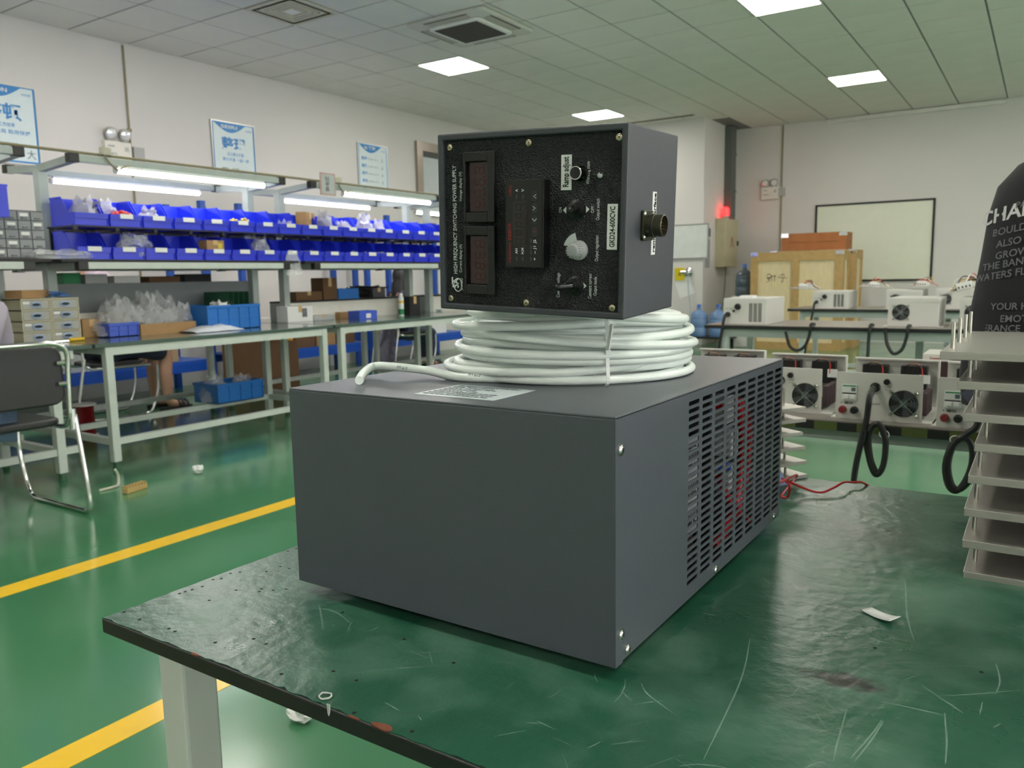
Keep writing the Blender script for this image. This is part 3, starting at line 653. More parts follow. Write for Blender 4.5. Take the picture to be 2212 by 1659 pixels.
plate_stack([(x*.5, random.uniform(-.004, .004), z+.0) for x, z in zip(xo, zs)], lambda k, n: f'{ordn[k] if k < n-1 else "top"} {"one" if k in (0, n-1) else "plate from below"} of the low aluminium plates behind the grey cabinet', 'aluminium plates behind the cabinet', (-.375, 1.605), .24, .24, math.radians(148),
            [(.03, .20, .0205), (.03, .03, .0205), (.21, .03, .0205), (.21, .2, .0205)], .007)
# paper strip on the table
pts = [az(x, y, ZT) for x, y in ((1858, 1320), (1882, 1315), (1946, 1342), (1922, 1352))]
g = G(); NQ = 8
for k in range(NQ+1):
    t = k/NQ; z = ZT+.0006+.005*t*t*t+.0012*(1-t)**3
    g.v += [pts[0].lerp(pts[3], t)*1, pts[1].lerp(pts[2], t)*1]; g.v[-1].z = z; g.v[-2].z = z
g.f = [(2*k, 2*k+1, 2*k+3, 2*k+2) for k in range(NQ)]
o = g.obj('paper_strip', PAPER, None, True); o.modifiers.new('t', 'SOLIDIFY').thickness = .0004; tag(o, 'small curled white paper strip lying on the green workbench', 'paper')
# tape ring and flake at the front edge
c = az(703, 1506, ZT)
g = G(); g.tube([(c.x+.0062*math.cos(a)*random.uniform(.85, 1.15), c.y+.0058*math.sin(a), ZT+.001+random.uniform(0, .001)) for a in [k*2*PI/16 for k in range(16)]], .0009, 6, True)
tag(g.obj('glue_ring', mat('dried_glue', '#b9bdb8', .6, var=.1), None, True), 'dried whitish glue ring on the front edge of the workbench', 'glue residue')
c = ay(711, 1538, TY0)
tag(G().prism([(-.002, .006), (.002, .006), (.0014, -.002), (0, -.006), (-.0013, -.003)], .001, frame((c.x, TY0, c.z+.002), (1, 0, 0), (0, 0, 1))).obj('glue_drip', MATS['dried_glue']), 'thin whitish glue drip on the black front edge of the workbench', 'glue residue')
# blue folder leaning behind the cabinet
o = G().prism([(0, 0), (.155, 0), (.10, .085), (0, .085)], .002, frame((-.465, 1.395, ZT+.002), (.098, .175, 0), (0, 0, 1))).obj('blue_card', mat('pale_blue_card', '#9db4e6', .5), None); tag(o, 'pale blue card leaning behind the grey cabinet', 'card')
# red wire
q = [(1640, 1075), (1690, 1022), (1722, 1026), (1700, 1055), (1688, 1072), (1702, 1072), (1705, 1048), (1690, 1034), (1730, 1052), (1770, 1064), (1800, 1054), (1822, 1042), (1842, 1042), (1870, 1046)]
W3 = []
zz = [.012, .03, .012, .004, .003, .006, .03, .032, .012, .004, .008, .012, .006, .0]
for (x, y), z in zip(q, zz): W3.append(az(x, y, ZT+z+.003))
W3 = [Vector((p.x, min(p.y, 1.64), p.z)) for p in W3]; W3 += [Vector((W3[-1].x+.02, 1.66, ZT-.05)), Vector((W3[-1].x+.03, 1.67, ZT-.25))]
W3[0] = Vector((-.36, 1.276, ZT+.06)); W3[1] = Vector((-.352, 1.33, ZT+.055))
o = G().tube(spline(W3, 8), .0021, 8).obj('red_wire', RED, None, True); tag(o, 'thin red wire trailing from the grey cabinet across the green workbench', 'wire')
# ------------------------------------------------------------------ left wall: posters, emergency light, window
PB = mat('poster_blue', '#2f7fc0', .4, var=.04); PW = mat('poster_white', '#cfdcde', .4, var=.03); PL = mat('poster_light_blue', '#5da7dc', .4)
def wallM(y, z): return frame((XW, y, z), (0, 1, 0), (0, 0, 1))       # x along the wall, z into the room
def poster(y0, zt, wd, label, header, title, lines, small, pale=False, rows=None):
    hh = .70; t = T('wall_poster', label, 'poster', (XW, y0+wd/2, zt-hh))
    M = frame((0, -wd/2, hh), (0, 1, 0), (0, 0, 1))
    G(M).box(0, wd, -hh, 0, .002, .012).obj('board', PL if pale else PB, t)
    G(M).box(.03, wd-.03, -hh+.03, -.022, .012, .0135).obj('print_area', PW, t)
    g = G(M)
    for a, b, c, d in ((0, wd, -.012, 0), (0, wd, -hh, -hh+.012), (0, .012, -hh+.012, -.012), (wd-.012, wd, -hh+.012, -.012)): g.box(a, b, c, d, .0, .018)
    g.obj('frame', mat('poster_frame', '#d6d4cf', .3, .3), t)
    arc = [(.04, -.022), (wd*.78, -.022)]+[(wd*.78-(wd*.78-.04)*k/10, -.022-.10*math.sin(PI*k/10)) for k in range(1, 10)]
    G(M).prism(arc[::-1], .0004, z0=.0134).obj('blue_arc', PB, t)
    def tx(s, x, y, l, sz, mt, b=0): text(s, sz, mt, t, M @ frame((x, y, .0142), (1, 0, 0), (0, 1, 0)), b, length=l)
    tx(header, .13, -.075, .22, .05, WPRINT, .02)
    tx('现场管理', wd-.13, -.085, .08, .022, PB)
    if title: tx(title, .13, -.30, .33, .15, PB, .03)
    for k, (s, x, l) in enumerate(lines): tx(s, x, -.375-.06*k, l, .042, PB, .01)
    if rows:
        for k, s in enumerate(rows):
            tx(s, .07, -.22-.1*k, .11, .048, PB, .02); tx('要与不要 一留一弃', .2, -.215-.1*k, .2, .024, GP); tx('人', .46, -.225-.1*k, .04, .06, KPRINT)
    for k, s in enumerate(small): tx(s, .1, -.53-.034*k, .3, .02, KPRINT)
    if title: tx('大', wd-.13, -.64, .08, .09, GP)
poster(3.40, 2.935, .60, 'large blue and white wall poster cut off by the left edge of the photo', 'SEITON', '整顿', [('工作效率', .25, .14), ('科学布局 取用快捷', .12, .4)], ['要 领 : 定置 定位 定量 标识', '目 的 : 取用方便 一目了然'])
poster(5.877, 2.945, .60, 'blue-headed wall poster with two big characters above the blue bins', 'SEIRI', '整理', [('区分要与不要', .2, .22), ('要与不要 一留一弃', .13, .36)], ['要 领 :', '区分物品的用途 清除不用的东西', '目 的 :', '腾出空间 防止误用'])
poster(8.185, 2.985, .60, 'paler wall poster with five rows of small writing left of the window', '5S 管理', None, [], [], True, ['整理', '整顿', '清扫', '清洁', '素养'])
def emergency_light(M, label):
    t = T('emergency_light', label, 'emergency light', M.to_translation()); K = Matrix.Translation(-M.to_translation()) @ M
    EW = mat('emergency_white', '#d9d6cd', .45)
    b = G(K).box(-.14, .14, -.20, 0, 0, .06).obj('housing', EW, t, bevel=.006)
    text('Exigency', .03, GP, b, K @ frame((-.11, -.13, .0605), (1, 0, 0), (0, 1, 0)), .01, length=.09); text('应急照明', .022, GP, b, K @ frame((-.11, -.06, .0605), (1, 0, 0), (0, 1, 0)), .01, length=.07)
    text('消防', .05, GP, b, K @ frame((.06, -.09, .0605), (1, 0, 0), (0, 1, 0)), 0, length=.05)
    for x in (-.075, .075):
        h = G(K @ rotM(rx=.3, t=(x, .075, .05))).lathe([(.03, -.04), (.055, -.01), (.062, .03), (.058, .034)], 20).obj('lamp_head', mat('lamp_grey', '#a8a69e', .4), t, True)
        G(K @ rotM(rx=.3, t=(x, .075, .05))).lathe([(.05, .030), (.045, .037), (.004, .042)], 20).obj('lamp_lens', mat('lamp_lens', '#e9eaea', .1, .3), h, True)
        G(K).cyl((x, 0, .035), (x, .04, .04), .012, n=10).obj('neck', EW, t)
    return t
TAN = mat('tan_conduit', '#8b8468', .5)
emergency_light(wallM(4.74, 2.55), 'twin-headed emergency light on the left wall beside a tan conduit')
def conduit(pts, label, r=.011, box=None):
    t = T('wall_conduit', label, 'conduit', pts[0]); K = Matrix.Translation(-Vector(pts[0]))
    G(K).tube(pts, r, 8).obj('pipe', TAN, t, True)
    if box is not None: G(K).box(*box).obj('junction_box', mat('socket_grey', '#a7a8a5', .5), t, bevel=.005)
    for k in (.33, .66):
        p = Vector(pts[0]).lerp(Vector(pts[-1]), k); G(K).bar(p-Vector((0, .02, 0)), p+Vector((0, .02, 0)), .03, .03).obj('clip', TAN, t)
    return t
yc = 4.9
conduit([(XW+.012, yc, ZC-.02), (XW+.012, yc+.0, 1.0)], 'tan vertical conduit on the left wall with a small grey junction box', box=(XW+.001, XW+.05, yc+.012, yc+.13, 2.35, 2.52))
# interior window in the left wall
wn = struct(G().box(XW, XW+.02, 9.53, 11.4, 2.2, 3.02).obj('window_1', mat('window_pane', '#b9c1c3', .15, var=.03)))
g = G()
for a, b, c, d in ((9.40, 11.55, 3.02, 3.15), (9.40, 11.55, 2.08, 2.2), (9.40, 9.53, 2.2, 3.02), (11.4, 11.55, 2.2, 3.02)): g.box(XW, XW+.05, a, b, c, d)
g.obj('window_frame', mat('bronze_aluminium', '#9c9288', .3, .5), wn)
g = G().box(XW+.02, XW+.035, 9.53, 11.4, 2.94, 3.02).box(XW+.02, XW+.035, 9.53, 11.4, 2.2, 2.27); g.obj('blind_rail', mat('blind_dark', '#4b4c4a', .6), wn)

# ------------------------------------------------------------------ double row of assembly benches
BT = .78; XF, XM, XK = -4.70, -5.45, -6.20
BTOP = mat('bench_top_green', '#4c5f58', .14, var=.06, coat=.4)
mods = [(.62, 2.575), (2.595, 4.52), (4.545, 6.47), (6.49, 8.40)]
bname = ['nearest assembly bench, its far end beside the drawer cabinets', 'assembly bench with the drawer cabinets and bags, left of the grey cabinet', 'assembly bench with the white box and spray can, behind the control box', 'farthest assembly bench of the row, hidden by the control box']
for k, (y0, y1) in enumerate(mods):
    t = T('assembly_bench', 'pale grey steel '+bname[k], 'workbench', (XM, (y0+y1)/2, 0), group='assembly benches in one double row')
    K = Matrix.Translation((-XM, -(y0+y1)/2, 0))
    for xa, xb in ((XM, XF), (XK, XM-.005)):
        G(K).box(xa, xb, y0, y1, BT-.022, BT).obj('worktop', BTOP, t, bevel=.001)
        G(K).box(xa, xb, y0, y1, BT-.024, BT-.0215).obj('top_edge', DARK, t)
    for x in (XF-.055, XM+.01, XK+.055-.05):
        for y in (y0+.06, y1-.11 if k else 2.325):
            o = G(K).box(x-.0, x+.05, y, y+.05, .045, BT-.022).obj('leg', STEEL_W, t, bevel=.004)
            G(K).cyl((x+.025, y+.025, 0), (x+.025, y+.025, .05), .024, .017, 12).obj('levelling_foot', mat('foot_green', '#2e5a41', .5), o, True)
    for nm, x in (('apron', XF-.05), ('apron', XM+.01), ('apron', XK+.01)): G(K).box(x, x+.04, y0+.11, y1-.11, BT-.075, BT-.024).obj(nm, STEEL_W, t)
    for x in (XF-.05, XM+.015, XK+.01): G(K).box(x, x+.035, y0+.11, y1-.11, .15, .19).obj('stretcher', STEEL_W, t)
    for y in (y0+.065, y1-.105 if k else 2.33):
        G(K).box(XK+.06, XF-.055, y, y+.04, .15, .19).obj('cross_rail', STEEL_W, t)
        G(K).box(XK+.06, XF-.055, y, y+.04, BT-.07, BT-.024).obj('cross_rail', STEEL_W, t)
    # posts, upper shelf and lamp frame
    for y in (y0+.15, y1-.15):
        G(K).box(XM-.035, XM+.035, y-.03, y+.03, BT, 1.90).obj('post', STEEL_B, t, bevel=.004)
        for x, sgn in ((XM+.4, 1), (XM-.4, -1)):
            G(K).bar((XM+.035*sgn, y, 1.88), (x, y, 1.905), .045).obj('arm', STEEL_B, t)
            G(K).bar((XM+.035*sgn, y, 1.25), (x, y, 1.25), .045).obj('shelf_bracket', STEEL_B, t)
            o = G(K).box(x-.026, x+.026, y-.032, y+.032, 1.882, 1.938).obj('corner_joint', BLACKP, t, bevel=.004)
            G(K).box(x-.026, x+.026, y-.032, y+.032, 1.223, 1.277).obj('corner_joint', BLACKP, t, bevel=.004)
    for x in (XM+.4, XM-.4):
        G(K).box(x-.022, x+.022, y0+.18, y1-.18, 1.888, 1.932).obj('lamp_beam', STEEL_B, t, bevel=.004)
        G(K).box(x-.022, x+.022, y0+.18, y1-.18, 1.23, 1.274).obj('shelf_beam', STEEL_W, t, bevel=.004)
    G(K).box(XM-.42, XM+.42, y0+.02, y1-.02, 1.275, 1.292).obj('shelf_board', DARK, t)
    if k < 2: G(K).box(XM-.02, XM-.012, y0+.18, y1-.18, .86, 1.14).obj('grey_partition', mat('partition_grey', '#6c7276', .5), t)
    G(K).box(XM-.02, XM+.006, y0+.18, y1-.18, BT, BT+.16).obj('white_backboard', mat('backboard_white', '#d9d8d0', .5), t)
# lamp tubes
TUBE = mat('tube_glow', '#ffffff', .4, var=0, emit=TUBE_E)
for k, (y0, y1) in enumerate(((.95, 2.1), (3.03, 4.2), (5.05, 6.2), (6.95, 8.1))):
    for x, nm in ((XM+.4, 'front'), (XM-.4, 'rear')):
        who = ['hanging over the nearest bench', 'over the bench with the drawer cabinets', 'over the bench with the white box', 'over the farthest bench'][k]
        t = T('tube_light', f'bright white tube light on the {nm} beam {who}', 'tube light', (x, (y0+y1)/2, 1.86), group='tube lights on the bench frames')
        L2 = (y1-y0)/2
        G().tube([(0, -L2, 0), (0, L2, 0)], .017, 12).obj('tube', TUBE, t, True)
        G().box(-.016, .016, -L2, L2, .014, .029).obj('batten', FRM, t)
        for s in (-1, 1): G().cyl((0, s*L2, 0), (0, s*(L2+.02), 0), .018, n=12).obj('end_cap', FRM, t, True)
# conduit on the front beam
t = T('bench_conduit', 'thin tan conduit running along the top of the front lamp beams', 'conduit', (XM+.4, 4.5, 1.95))
G(Matrix.Translation((-XM-.4, -4.5, -1.95))).tube([(XM+.4, .7, 1.947), (XM+.4, 8.3, 1.947)], .009, 8).obj('pipe', TAN, t, True)
for y in (2.95, 4.97):
    G(Matrix.Translation((-XM-.4, -4.5, -1.95))).lathe([(.036, 0), (.036, .045), (.03, .05)], 18, Matrix.Translation((XM+.4+.02, y, 1.945))).obj('round_box', mat('box_cream', '#c2bfae', .5), t, True)
    G(Matrix.Translation((-XM-.4, -4.5, -1.95))).tube(spline([(XM+.44, y-.02, 1.945), (XM+.44, y+.01, 1.90), (XM+.44, y+.06, 1.86), (XM+.43, y+.12, 1.885), (XM+.42, y+.16, 1.89)], 6), .006, 6).obj('drop_cable', TAN, t, True)
# sign card clipped to the beam
c = ax(708, 398, XM+.44)
t = T('sign_card', 'small framed notice card clipped to the lamp beam', 'sign', c)
G().box(-.003, .003, -.085, .085, -.09, .09).obj('backing', mat('sign_pink', '#b99a94', .5), t)
G().box(.003, .005, -.072, .072, -.077, .077).obj('paper', mat('sign_paper', '#b4b9bb', .5), t)
text('静电区', .05, KPRINT, t, frame((.0056, .01, -.06), (0, 0, 1), (0, -1, 0)), 0, length=.12)

# ------------------------------------------------------------------ blue picking bins
def bin_mesh():
    g = G(); w2, D, Hh = .108, .28, .182; tk = .004                        # open front, sloped sides
    side = [(0, 0), (D, 0), (D, Hh), (.15, Hh), (.07, .082), (.012, .078)]
    fsx = frame((0, 0, 0), (-1, 0, 0), (0, 0, 1))
    for s in (-1, 1):
        y = s*w2; M = frame((0, y-tk/2 if s > 0 else y-tk/2, 0), (-1, 0, 0), (0, 0, 1))
        n = len(side); vs = [(-a, y-tk/2, b) for a, b in side]+[(-a, y+tk/2, b) for a, b in side]
        g.add(vs, [tuple(range(n)), tuple(range(n, 2*n))[::-1]]+[(i, n+i, n+(i+1) % n, (i+1) % n) for i in range(n)])
        g.box(-D, -.15, y-tk/2-.004 if s < 0 else y, y if s < 0 else y+tk/2+.004, Hh-.012, Hh)
    g.box(-D, 0, -w2, w2, 0, tk); g.box(-D, -D+tk, -w2, w2, 0, Hh); g.box(-tk-.012, -.012, -w2, w2, 0, .05)
    g.box(-.014, .004, -w2, w2, .066, .078); g.box(-.004, 0, -w2, w2, .045, .066)
    return g
b0 = bin_mesh().obj('body', BLUEBIN)
lab0 = G().box(.004, .0055, -.045, .045, .052, .082).obj('label_card', PAPER)
bpd = bpy.data
def ordinal(i): return ['first','second','third','fourth','fifth','sixth','seventh','eighth','ninth','tenth','eleventh','twelfth','thirteenth','fourteenth','fifteenth','sixteenth','seventeenth','eighteenth'][i]
first = True; ybins = []
def put_bin(x, y, z, rz, label, group, labelled=True):
    global first
    t = T('picking_bin', label, 'storage bin', (x, y, z), rz, group)
    if first: b = b0; l = lab0; first = False
    else: b = b0.copy(); COL.objects.link(b); l = None
    b.parent = t
    if labelled:
        if l is None: l = lab0.copy(); COL.objects.link(l)
        l.parent = t
    elif l is not None: l.parent = t
    return t
PITCH = .2325
cont = {}
for r, (zb, nm) in enumerate(((1.2925, 'lower'), (1.507, 'upper'))):
    for k in range(17):
        y = 2.86+PITCH*k
        if abs(y-4.53) < .02: pass
        put_bin(-5.09, y, zb, 0, f'{ordinal(k)} blue plastic bin from the left in the {nm} front row on the bench shelf', f'blue bins in the {nm} front row', not (r == 1 and k == 0))
# near shelf pieces at the left edge, rear rows (facing the far side)
for r, (zb, nm) in enumerate(((1.2925, 'lower'), (1.507, 'upper'))):
    for k in range(14):
        put_bin(-5.81, 3.0+PITCH*k, zb, PI, f'{ordinal(k)} blue plastic bin from the left in the {nm} rear row, facing away', f'blue bins in the {nm} rear row', False)
put_bin(-5.2, 2.18, 1.52, PI, 'blue plastic bin turned away, above the small grey drawer cabinet at the left edge', 'blue bins at the left edge', False)
# racks carrying the upper rows
for x, nm, sg in ((-5.21, 'front', 1), (-5.69, 'rear', -1)):
    t = T('bin_rack', f'black steel rack of thin legs carrying the upper {nm} row of blue bins', 'rack', (x, 4.6, 1.292))
    for q in (0, 1):
        for k in range(15):
            y = -1.84+k*.2735
            if q == 0: G().box(-sg*.19-.008, -sg*.19+.008, y-.012, y+.012, 0, .2135).obj('post', BLACKP, t)
            else: G().box(min(sg*.09, sg*.105), max(sg*.09, sg*.105), y-.012, y+.012, .1845, .2055).obj('bracket', BLACKP, t)
    for xx in (-.19, .1): G().box(sg*xx-.014, sg*xx+.014, -1.86, 2.05, .2055, .2135).obj('rail', BLACKP, t)
    for k in range(15):
        y = -1.84+k*.2735; G().box(min(-sg*.176, sg*.086), max(-sg*.176, sg*.086), y-.01, y+.01, .2055, .2135).obj('arm', BLACKP, t)
# things in the bins
def bag(c, sx, sy, sz, label, seed, group=None, mt=BAG):
    r = random.Random(seed); g = G(); n, m_ = 16, 9; vs = []; fs = []
    for j in range(m_+1):
        v = j/m_
        for i in range(n):
            a = 2*PI*i/n; wv = (1-.75*v**2+.9*max(0, v-.72)) if seed % 2 else (.8+.5*v-.75*v*v+.5*max(0, v-.8))
            k = wv*(1+.2*r.uniform(-1, 1)); sw = .25*v*sx*math.sin(seed*1.7)
            vs.append((sx*math.cos(a)*k+sw, sy*math.sin(a)*k+sw*1.5*math.cos(seed), sz*(v**.85)*(1+.22*r.uniform(-1, 1)*v)))
    for j in range(m_):
        for i in range(n): fs.append((j*n+i, j*n+(i+1) % n, (j+1)*n+(i+1) % n, (j+1)*n+i))
    fs.append(tuple(range(n))[::-1])
    g.add(vs, fs); o = g.obj('plastic_bag', mt, None, True); o.location = c; return tag(o, label, 'bag', group)
FROST = mat('frosted_bag', '#b4b3bf', .35, alpha=.6, bump=.3, bscale=30)
GB = 'plastic bags in the blue bins'
def biny(k): return 2.86+PITCH*k
bag((-5.21, biny(0)+.0, 1.515), .08, .09, .17, 'frosted bag bulging out of the first upper front bin', 3, GB, FROST)
bag((-5.24, biny(1)-.06, 1.515), .07, .10, .16, 'frosted bag leaning between the first two upper front bins', 6, GB, FROST)
bag((-5.19, biny(2)-.02, 1.515), .07, .085, .13, 'frosted bag standing in the third upper front bin', 5, GB, FROST)
bag((-5.18, biny(1)+.1, 1.30), .09, .13, .15, 'clear bag lying over the second lower front bin', 4, GB)
bag((-5.19, biny(6), 1.30), .08, .09, .17, 'clear bag standing in the seventh lower front bin', 9, GB)
bag((-5.2, biny(7), 1.515), .07, .08, .1, 'clear bag in the eighth upper front bin', 12, GB)
bag((-5.2, biny(9)+.02, 1.515), .08, .09, .19, 'frosted bag rising from the tenth upper front bin', 7, GB, FROST)
bag((-5.2, biny(10), 1.515), .07, .08, .12, 'frosted bag in the eleventh upper front bin', 14, GB, FROST)
bag((-5.22, biny(11)+.05, 1.515), .08, .1, .19, 'tall frosted bag in the twelfth upper front bin', 11, GB, FROST)
bag((-5.2, biny(12)-.02, 1.515), .07, .07, .15, 'frosted bag in the thirteenth upper front bin', 15, GB, FROST)
for k in (8, 9, 10, 11, 12, 14, 15): bag((-5.18, biny(k), 1.30), .07, .085, .075, f'clear bag of small parts in the {ordinal(k)} lower front bin', 20+k, GB)
o = bag((-5.06, 4.47, 1.18), .02, .085, .17, 'clear bag hanging over the shelf edge below the lower front bins', 18, GB)
# small carton pile and odd parts in the bins
def carton(c, sx, sy, sz, rz, label, mt=CARD, group=None, flaps=False, tape=True):
    t = T('carton', label, 'box', c, rz, group)
    if flaps:
        g = G(); k = .004
        g.box(-sx/2, sx/2, -sy/2, sy/2, 0, k).box(-sx/2, -sx/2+k, -sy/2, sy/2, k, sz).box(sx/2-k, sx/2, -sy/2, sy/2, k, sz).box(-sx/2+k, sx/2-k, -sy/2, -sy/2+k, k, sz).box(-sx/2+k, sx/2-k, sy/2-k, sy/2, k, sz)
        g.obj('body', mt, t)
    else: G().box(-sx/2, sx/2, -sy/2, sy/2, 0, sz).obj('body', mt, t, bevel=.003)
    if tape and not flaps: G().box(-sx/2-.0006, sx/2+.0006, -.02, .02, sz*.6, sz+.0006).obj('tape', mat('tape_tan', '#c9a878', .3), t)
    return t
carton((-5.17, biny(4)-.04, 1.299), .10, .10, .055, 0, 'left small brown carton at the bottom of the pile in the fifth lower front bin', group='small cartons in the bins')
carton((-5.17, biny(4)+.06, 1.299), .10, .09, .055, 0, 'right small brown carton at the bottom of the pile in the fifth lower front bin', group='small cartons in the bins')
o = carton((-5.17, biny(4)+.0, 1.3545), .10, .15, .085, 0, 'small brown carton with a yellow print on top of the pile', group='small cartons in the bins')
G().box(.0505, .0515, .02, .055, .025, .065).obj('yellow_print', mat('print_yellow', '#d8c23c', .5), o)
carton((-5.17, biny(5)-.02, 1.299), .10, .13, .07, 0, 'small brown carton in the sixth lower front bin', group='small cartons in the bins')
carton((-5.24, biny(8)+.06, 1.56), .09, .22, .14, .5, 'brown carton leaning in the upper bins', group='small cartons in the bins')
r = random.Random(5)
g = G()
for q in range(14): g.ball((r.uniform(-.05, .05), r.uniform(-.07, .07), r.uniform(0, .02)), .012, 7, 5)
o = g.obj('yellow_connectors', mat('brass_yellow', '#c7b03a', .4, .3), None, True); o.location = (-5.15, biny(5), 1.585); tag(o, 'heap of small yellow connectors in the sixth upper front bin', 'connectors', kind='stuff')
g = G()
for q in range(9): g.ball((r.uniform(-.04, .04), r.uniform(-.05, .05), r.uniform(0, .025)), .016, 7, 5)
o = g.obj('red_caps', mat('red_cap', '#c8321f', .4), None, True); o.location = (-5.13, biny(1), 1.585); tag(o, 'heap of red caps in the second upper front bin', 'caps', kind='stuff')
# blue steel racks standing against the left wall, with goods
RB = mat('rack_blue', '#1f4fa8', .4)
def rack(y0, y1, label, shelves, x0=-7.75, x1=-7.15):
    t = T('storage_rack', label, 'rack', ((x0+x1)/2, (y0+y1)/2, 0)); a, b = (x1-x0)/2, (y1-y0)/2
    for x in (-a, a):
        for y in (-b, b): G().box(x-.03, x+.03, y-.03, y+.03, 0, 1.95).obj('upright', RB, t)
    for z in shelves:
        G().box(-a, a, -b, b, z-.02, z).obj('shelf', mat('rack_shelf_blue', '#2a5db8', .4), t)
        for x in (-a, a): G().box(x-.02, x+.02, -b, b, z-.11, z-.02).obj('beam', mat('rack_beam_blue', '#1c55c0', .4), t)
rack(3.1, 5.15, 'blue steel storage rack against the left wall behind the seated worker', (.35,))
rack(5.6, 7.5, 'blue steel storage rack against the left wall, right of the seated worker', (.35,))
rack(7.9, 9.6, 'blue steel storage rack against the left wall below the window', (.35,))
rr_ = random.Random(2)
cl = [('brown', CARD), ('dark brown', mat('cardboard_dark', '#6b4f35', .8)), ('pale', mat('cardboard_pale', '#bda27c', .8)), ('white', PAPER), ('yellow', mat('yellow_box', '#d99a2b', .6))]
spots = []
for y0, y1 in ((3.15, 5.1), (5.65, 7.45), (7.95, 9.55)):
    for z in (.351,):
        y = y0+.05
        while y < y1-.2:
            sy = rr_.uniform(.2, .42); 
            if y+sy > y1: break
            spots.append((y+sy/2, z, sy-.03)); y += sy
nsp = {3: 0}
wh = ['behind the seated worker', 'right of the worker', 'below the window']
cnt = {}
for y, z, sy in spots:
    ri = 0 if y < 5.2 else (1 if y < 7.6 else 2); nm, mt_ = rr_.choice(cl); sh = 'lower' if z < 1 else 'upper'
    cnt[(ri, sh)] = cnt.get((ri, sh), -1)+1
    carton((-7.42, y, z), .42, sy, rr_.uniform(.16, .4), 0, f'{nm} carton, {ordinal(cnt[(ri, sh)])} from the left, {sh} rack shelf {wh[ri]}', mt_, 'cartons on the blue racks')
# ------------------------------------------------------------------ things on and under the benches
def fb(x0, x1, yb, yt, z, XX=None):                                            # front face (towards the aisle) from its pixels
    xm = (x0+x1)/2; p = az(xm, yb, z); X = XX or p.x
    return X, ax(x0, yb, X).y, ax(x1, yb, X).y, ax(xm, yt, X).z-z
DRW = mat('drawer_clear', '#a9a9a0', .25, alpha=.9, var=.05); CRM = mat('drawer_cream', '#c2bda2', .45); RNG = mat('handle_ring', '#9db7e0', .35)
for q, (y0, y1) in enumerate(((2.40, 2.572), (2.576, 2.748))):
    t = T('drawer_cabinet', ['left', 'right'][q]+' cream cabinet of four clear drawers with oval blue handles on the bench', 'drawer cabinet', (-5.13, (y0+y1)/2, BT), group='clear drawer cabinets')
    a = (y1-y0)/2; n4 = 4; hh = .0665
    g = G().box(-.24, 0, -a, -a+.006, 0, hh*4+.008).box(-.24, 0, a-.006, a, 0, hh*4+.008).box(-.24, -.234, -a, a, 0, hh*4)
    for k in range(5): g.box(-.24, .004, -a, a, k*hh, k*hh+.007)
    g.obj('carcass', CRM, t)
    for k in range(4):
        d = G().box(-.22, .0, -a+.008, a-.008, k*hh+.009, (k+1)*hh-.002).obj('drawer', DRW, t, bevel=.002)
        zc = k*hh+hh*.55
        G().tube([(.006, .03*math.cos(s), zc+.013*math.sin(s)) for s in [i*2*PI/20 for i in range(20)]], .004, 6, True).obj('oval_handle', RNG, d, True)
        G().prism([(.026*math.cos(i*PI/8), .010*math.sin(i*PI/8)) for i in range(16)], .001, frame((.0, 0, zc), (0, 1, 0), (0, 0, 1))).obj('finger_hole', DARK, d)
        if (k+q) % 2: G().box(.0005, .001, -a+.012, -a+.05, zc+.006, zc+.02).obj('label_card', PAPER, d)
# grey small-parts cabinet on the shelf
X, Y0, Y1 = -5.08, 2.10, 2.555
t = T('small_parts_cabinet', 'dark grey cabinet of many tiny drawers on the shelf at the left edge', 'drawer cabinet', (X, (Y0+Y1)/2, 1.292))
PG = mat('parts_cabinet_grey', '#4a4d52', .4); PD = mat('tiny_drawer', '#868a8e', .25, alpha=.92)
G().box(-.16, -.003, -.228, .228, 0, .285).obj('carcass', PG, t)
for i in range(6):
    for j in range(5):
        y, z = -.22+i*.0745, .008+j*.055
        d = G().box(-.02, .004, y, y+.07, z, z+.05).obj('tiny_drawer', PD, t, bevel=.002)
        G().box(.004, .012, y+.02, y+.05, z+.008, z+.014).obj('pull', PG, d)
        if (i*3+j*2) % 5 < 2: G().box(.004, .005, y+.012, y+.058, z+.022, z+.04).obj('label_card', PAPER, d)
bag((-5.06, 2.62, 1.2925), .05, .22, .05, 'flat clear bag on the shelf beside the tiny drawers', 8)
# crates, cartons and bags on bench 1
def crate(x0, x1, yb, yt, z, depth, label, mt=BLUECR, wall=.006, XX=None):
    X, Y0, Y1, h = fb(x0, x1, yb, yt, z, XX); t = T('plastic_crate', label, 'crate', (X-depth/2, (Y0+Y1)/2, z)); a, b = depth/2, (Y1-Y0)/2
    g = G().box(-a, a, -b, b, 0, .006)
    for s in (-1, 1):
        g.box(min(s*a, s*(a-wall)), max(s*a, s*(a-wall)), -b, b, 0, h); g.box(-a, a, min(s*b, s*(b-wall)), max(s*b, s*(b-wall)), 0, h)
    g.obj('body', mt, t)
    g = G().box(-a-.008, a+.008, -b-.008, -b, h-.02, h).box(-a-.008, a+.008, b, b+.008, h-.02, h).box(-a-.008, -a, -b, b, h-.02, h).box(a, a+.008, -b, b, h-.02, h); g.obj('rim', mt, t, bevel=.002)
    nr = max(3, int((Y1-Y0)/.09))
    for k in range(nr+1):
        y = -b+2*b*k/nr; G().box(a-.001, a+.007, y-.004, y+.004, .005, h-.02).obj('rib', mt, t)
    G().box(a-.001, a+.006, -b, b, h*.5-.003, h*.5+.003).obj('rib', mt, t)
    return t, X, Y0, Y1, h
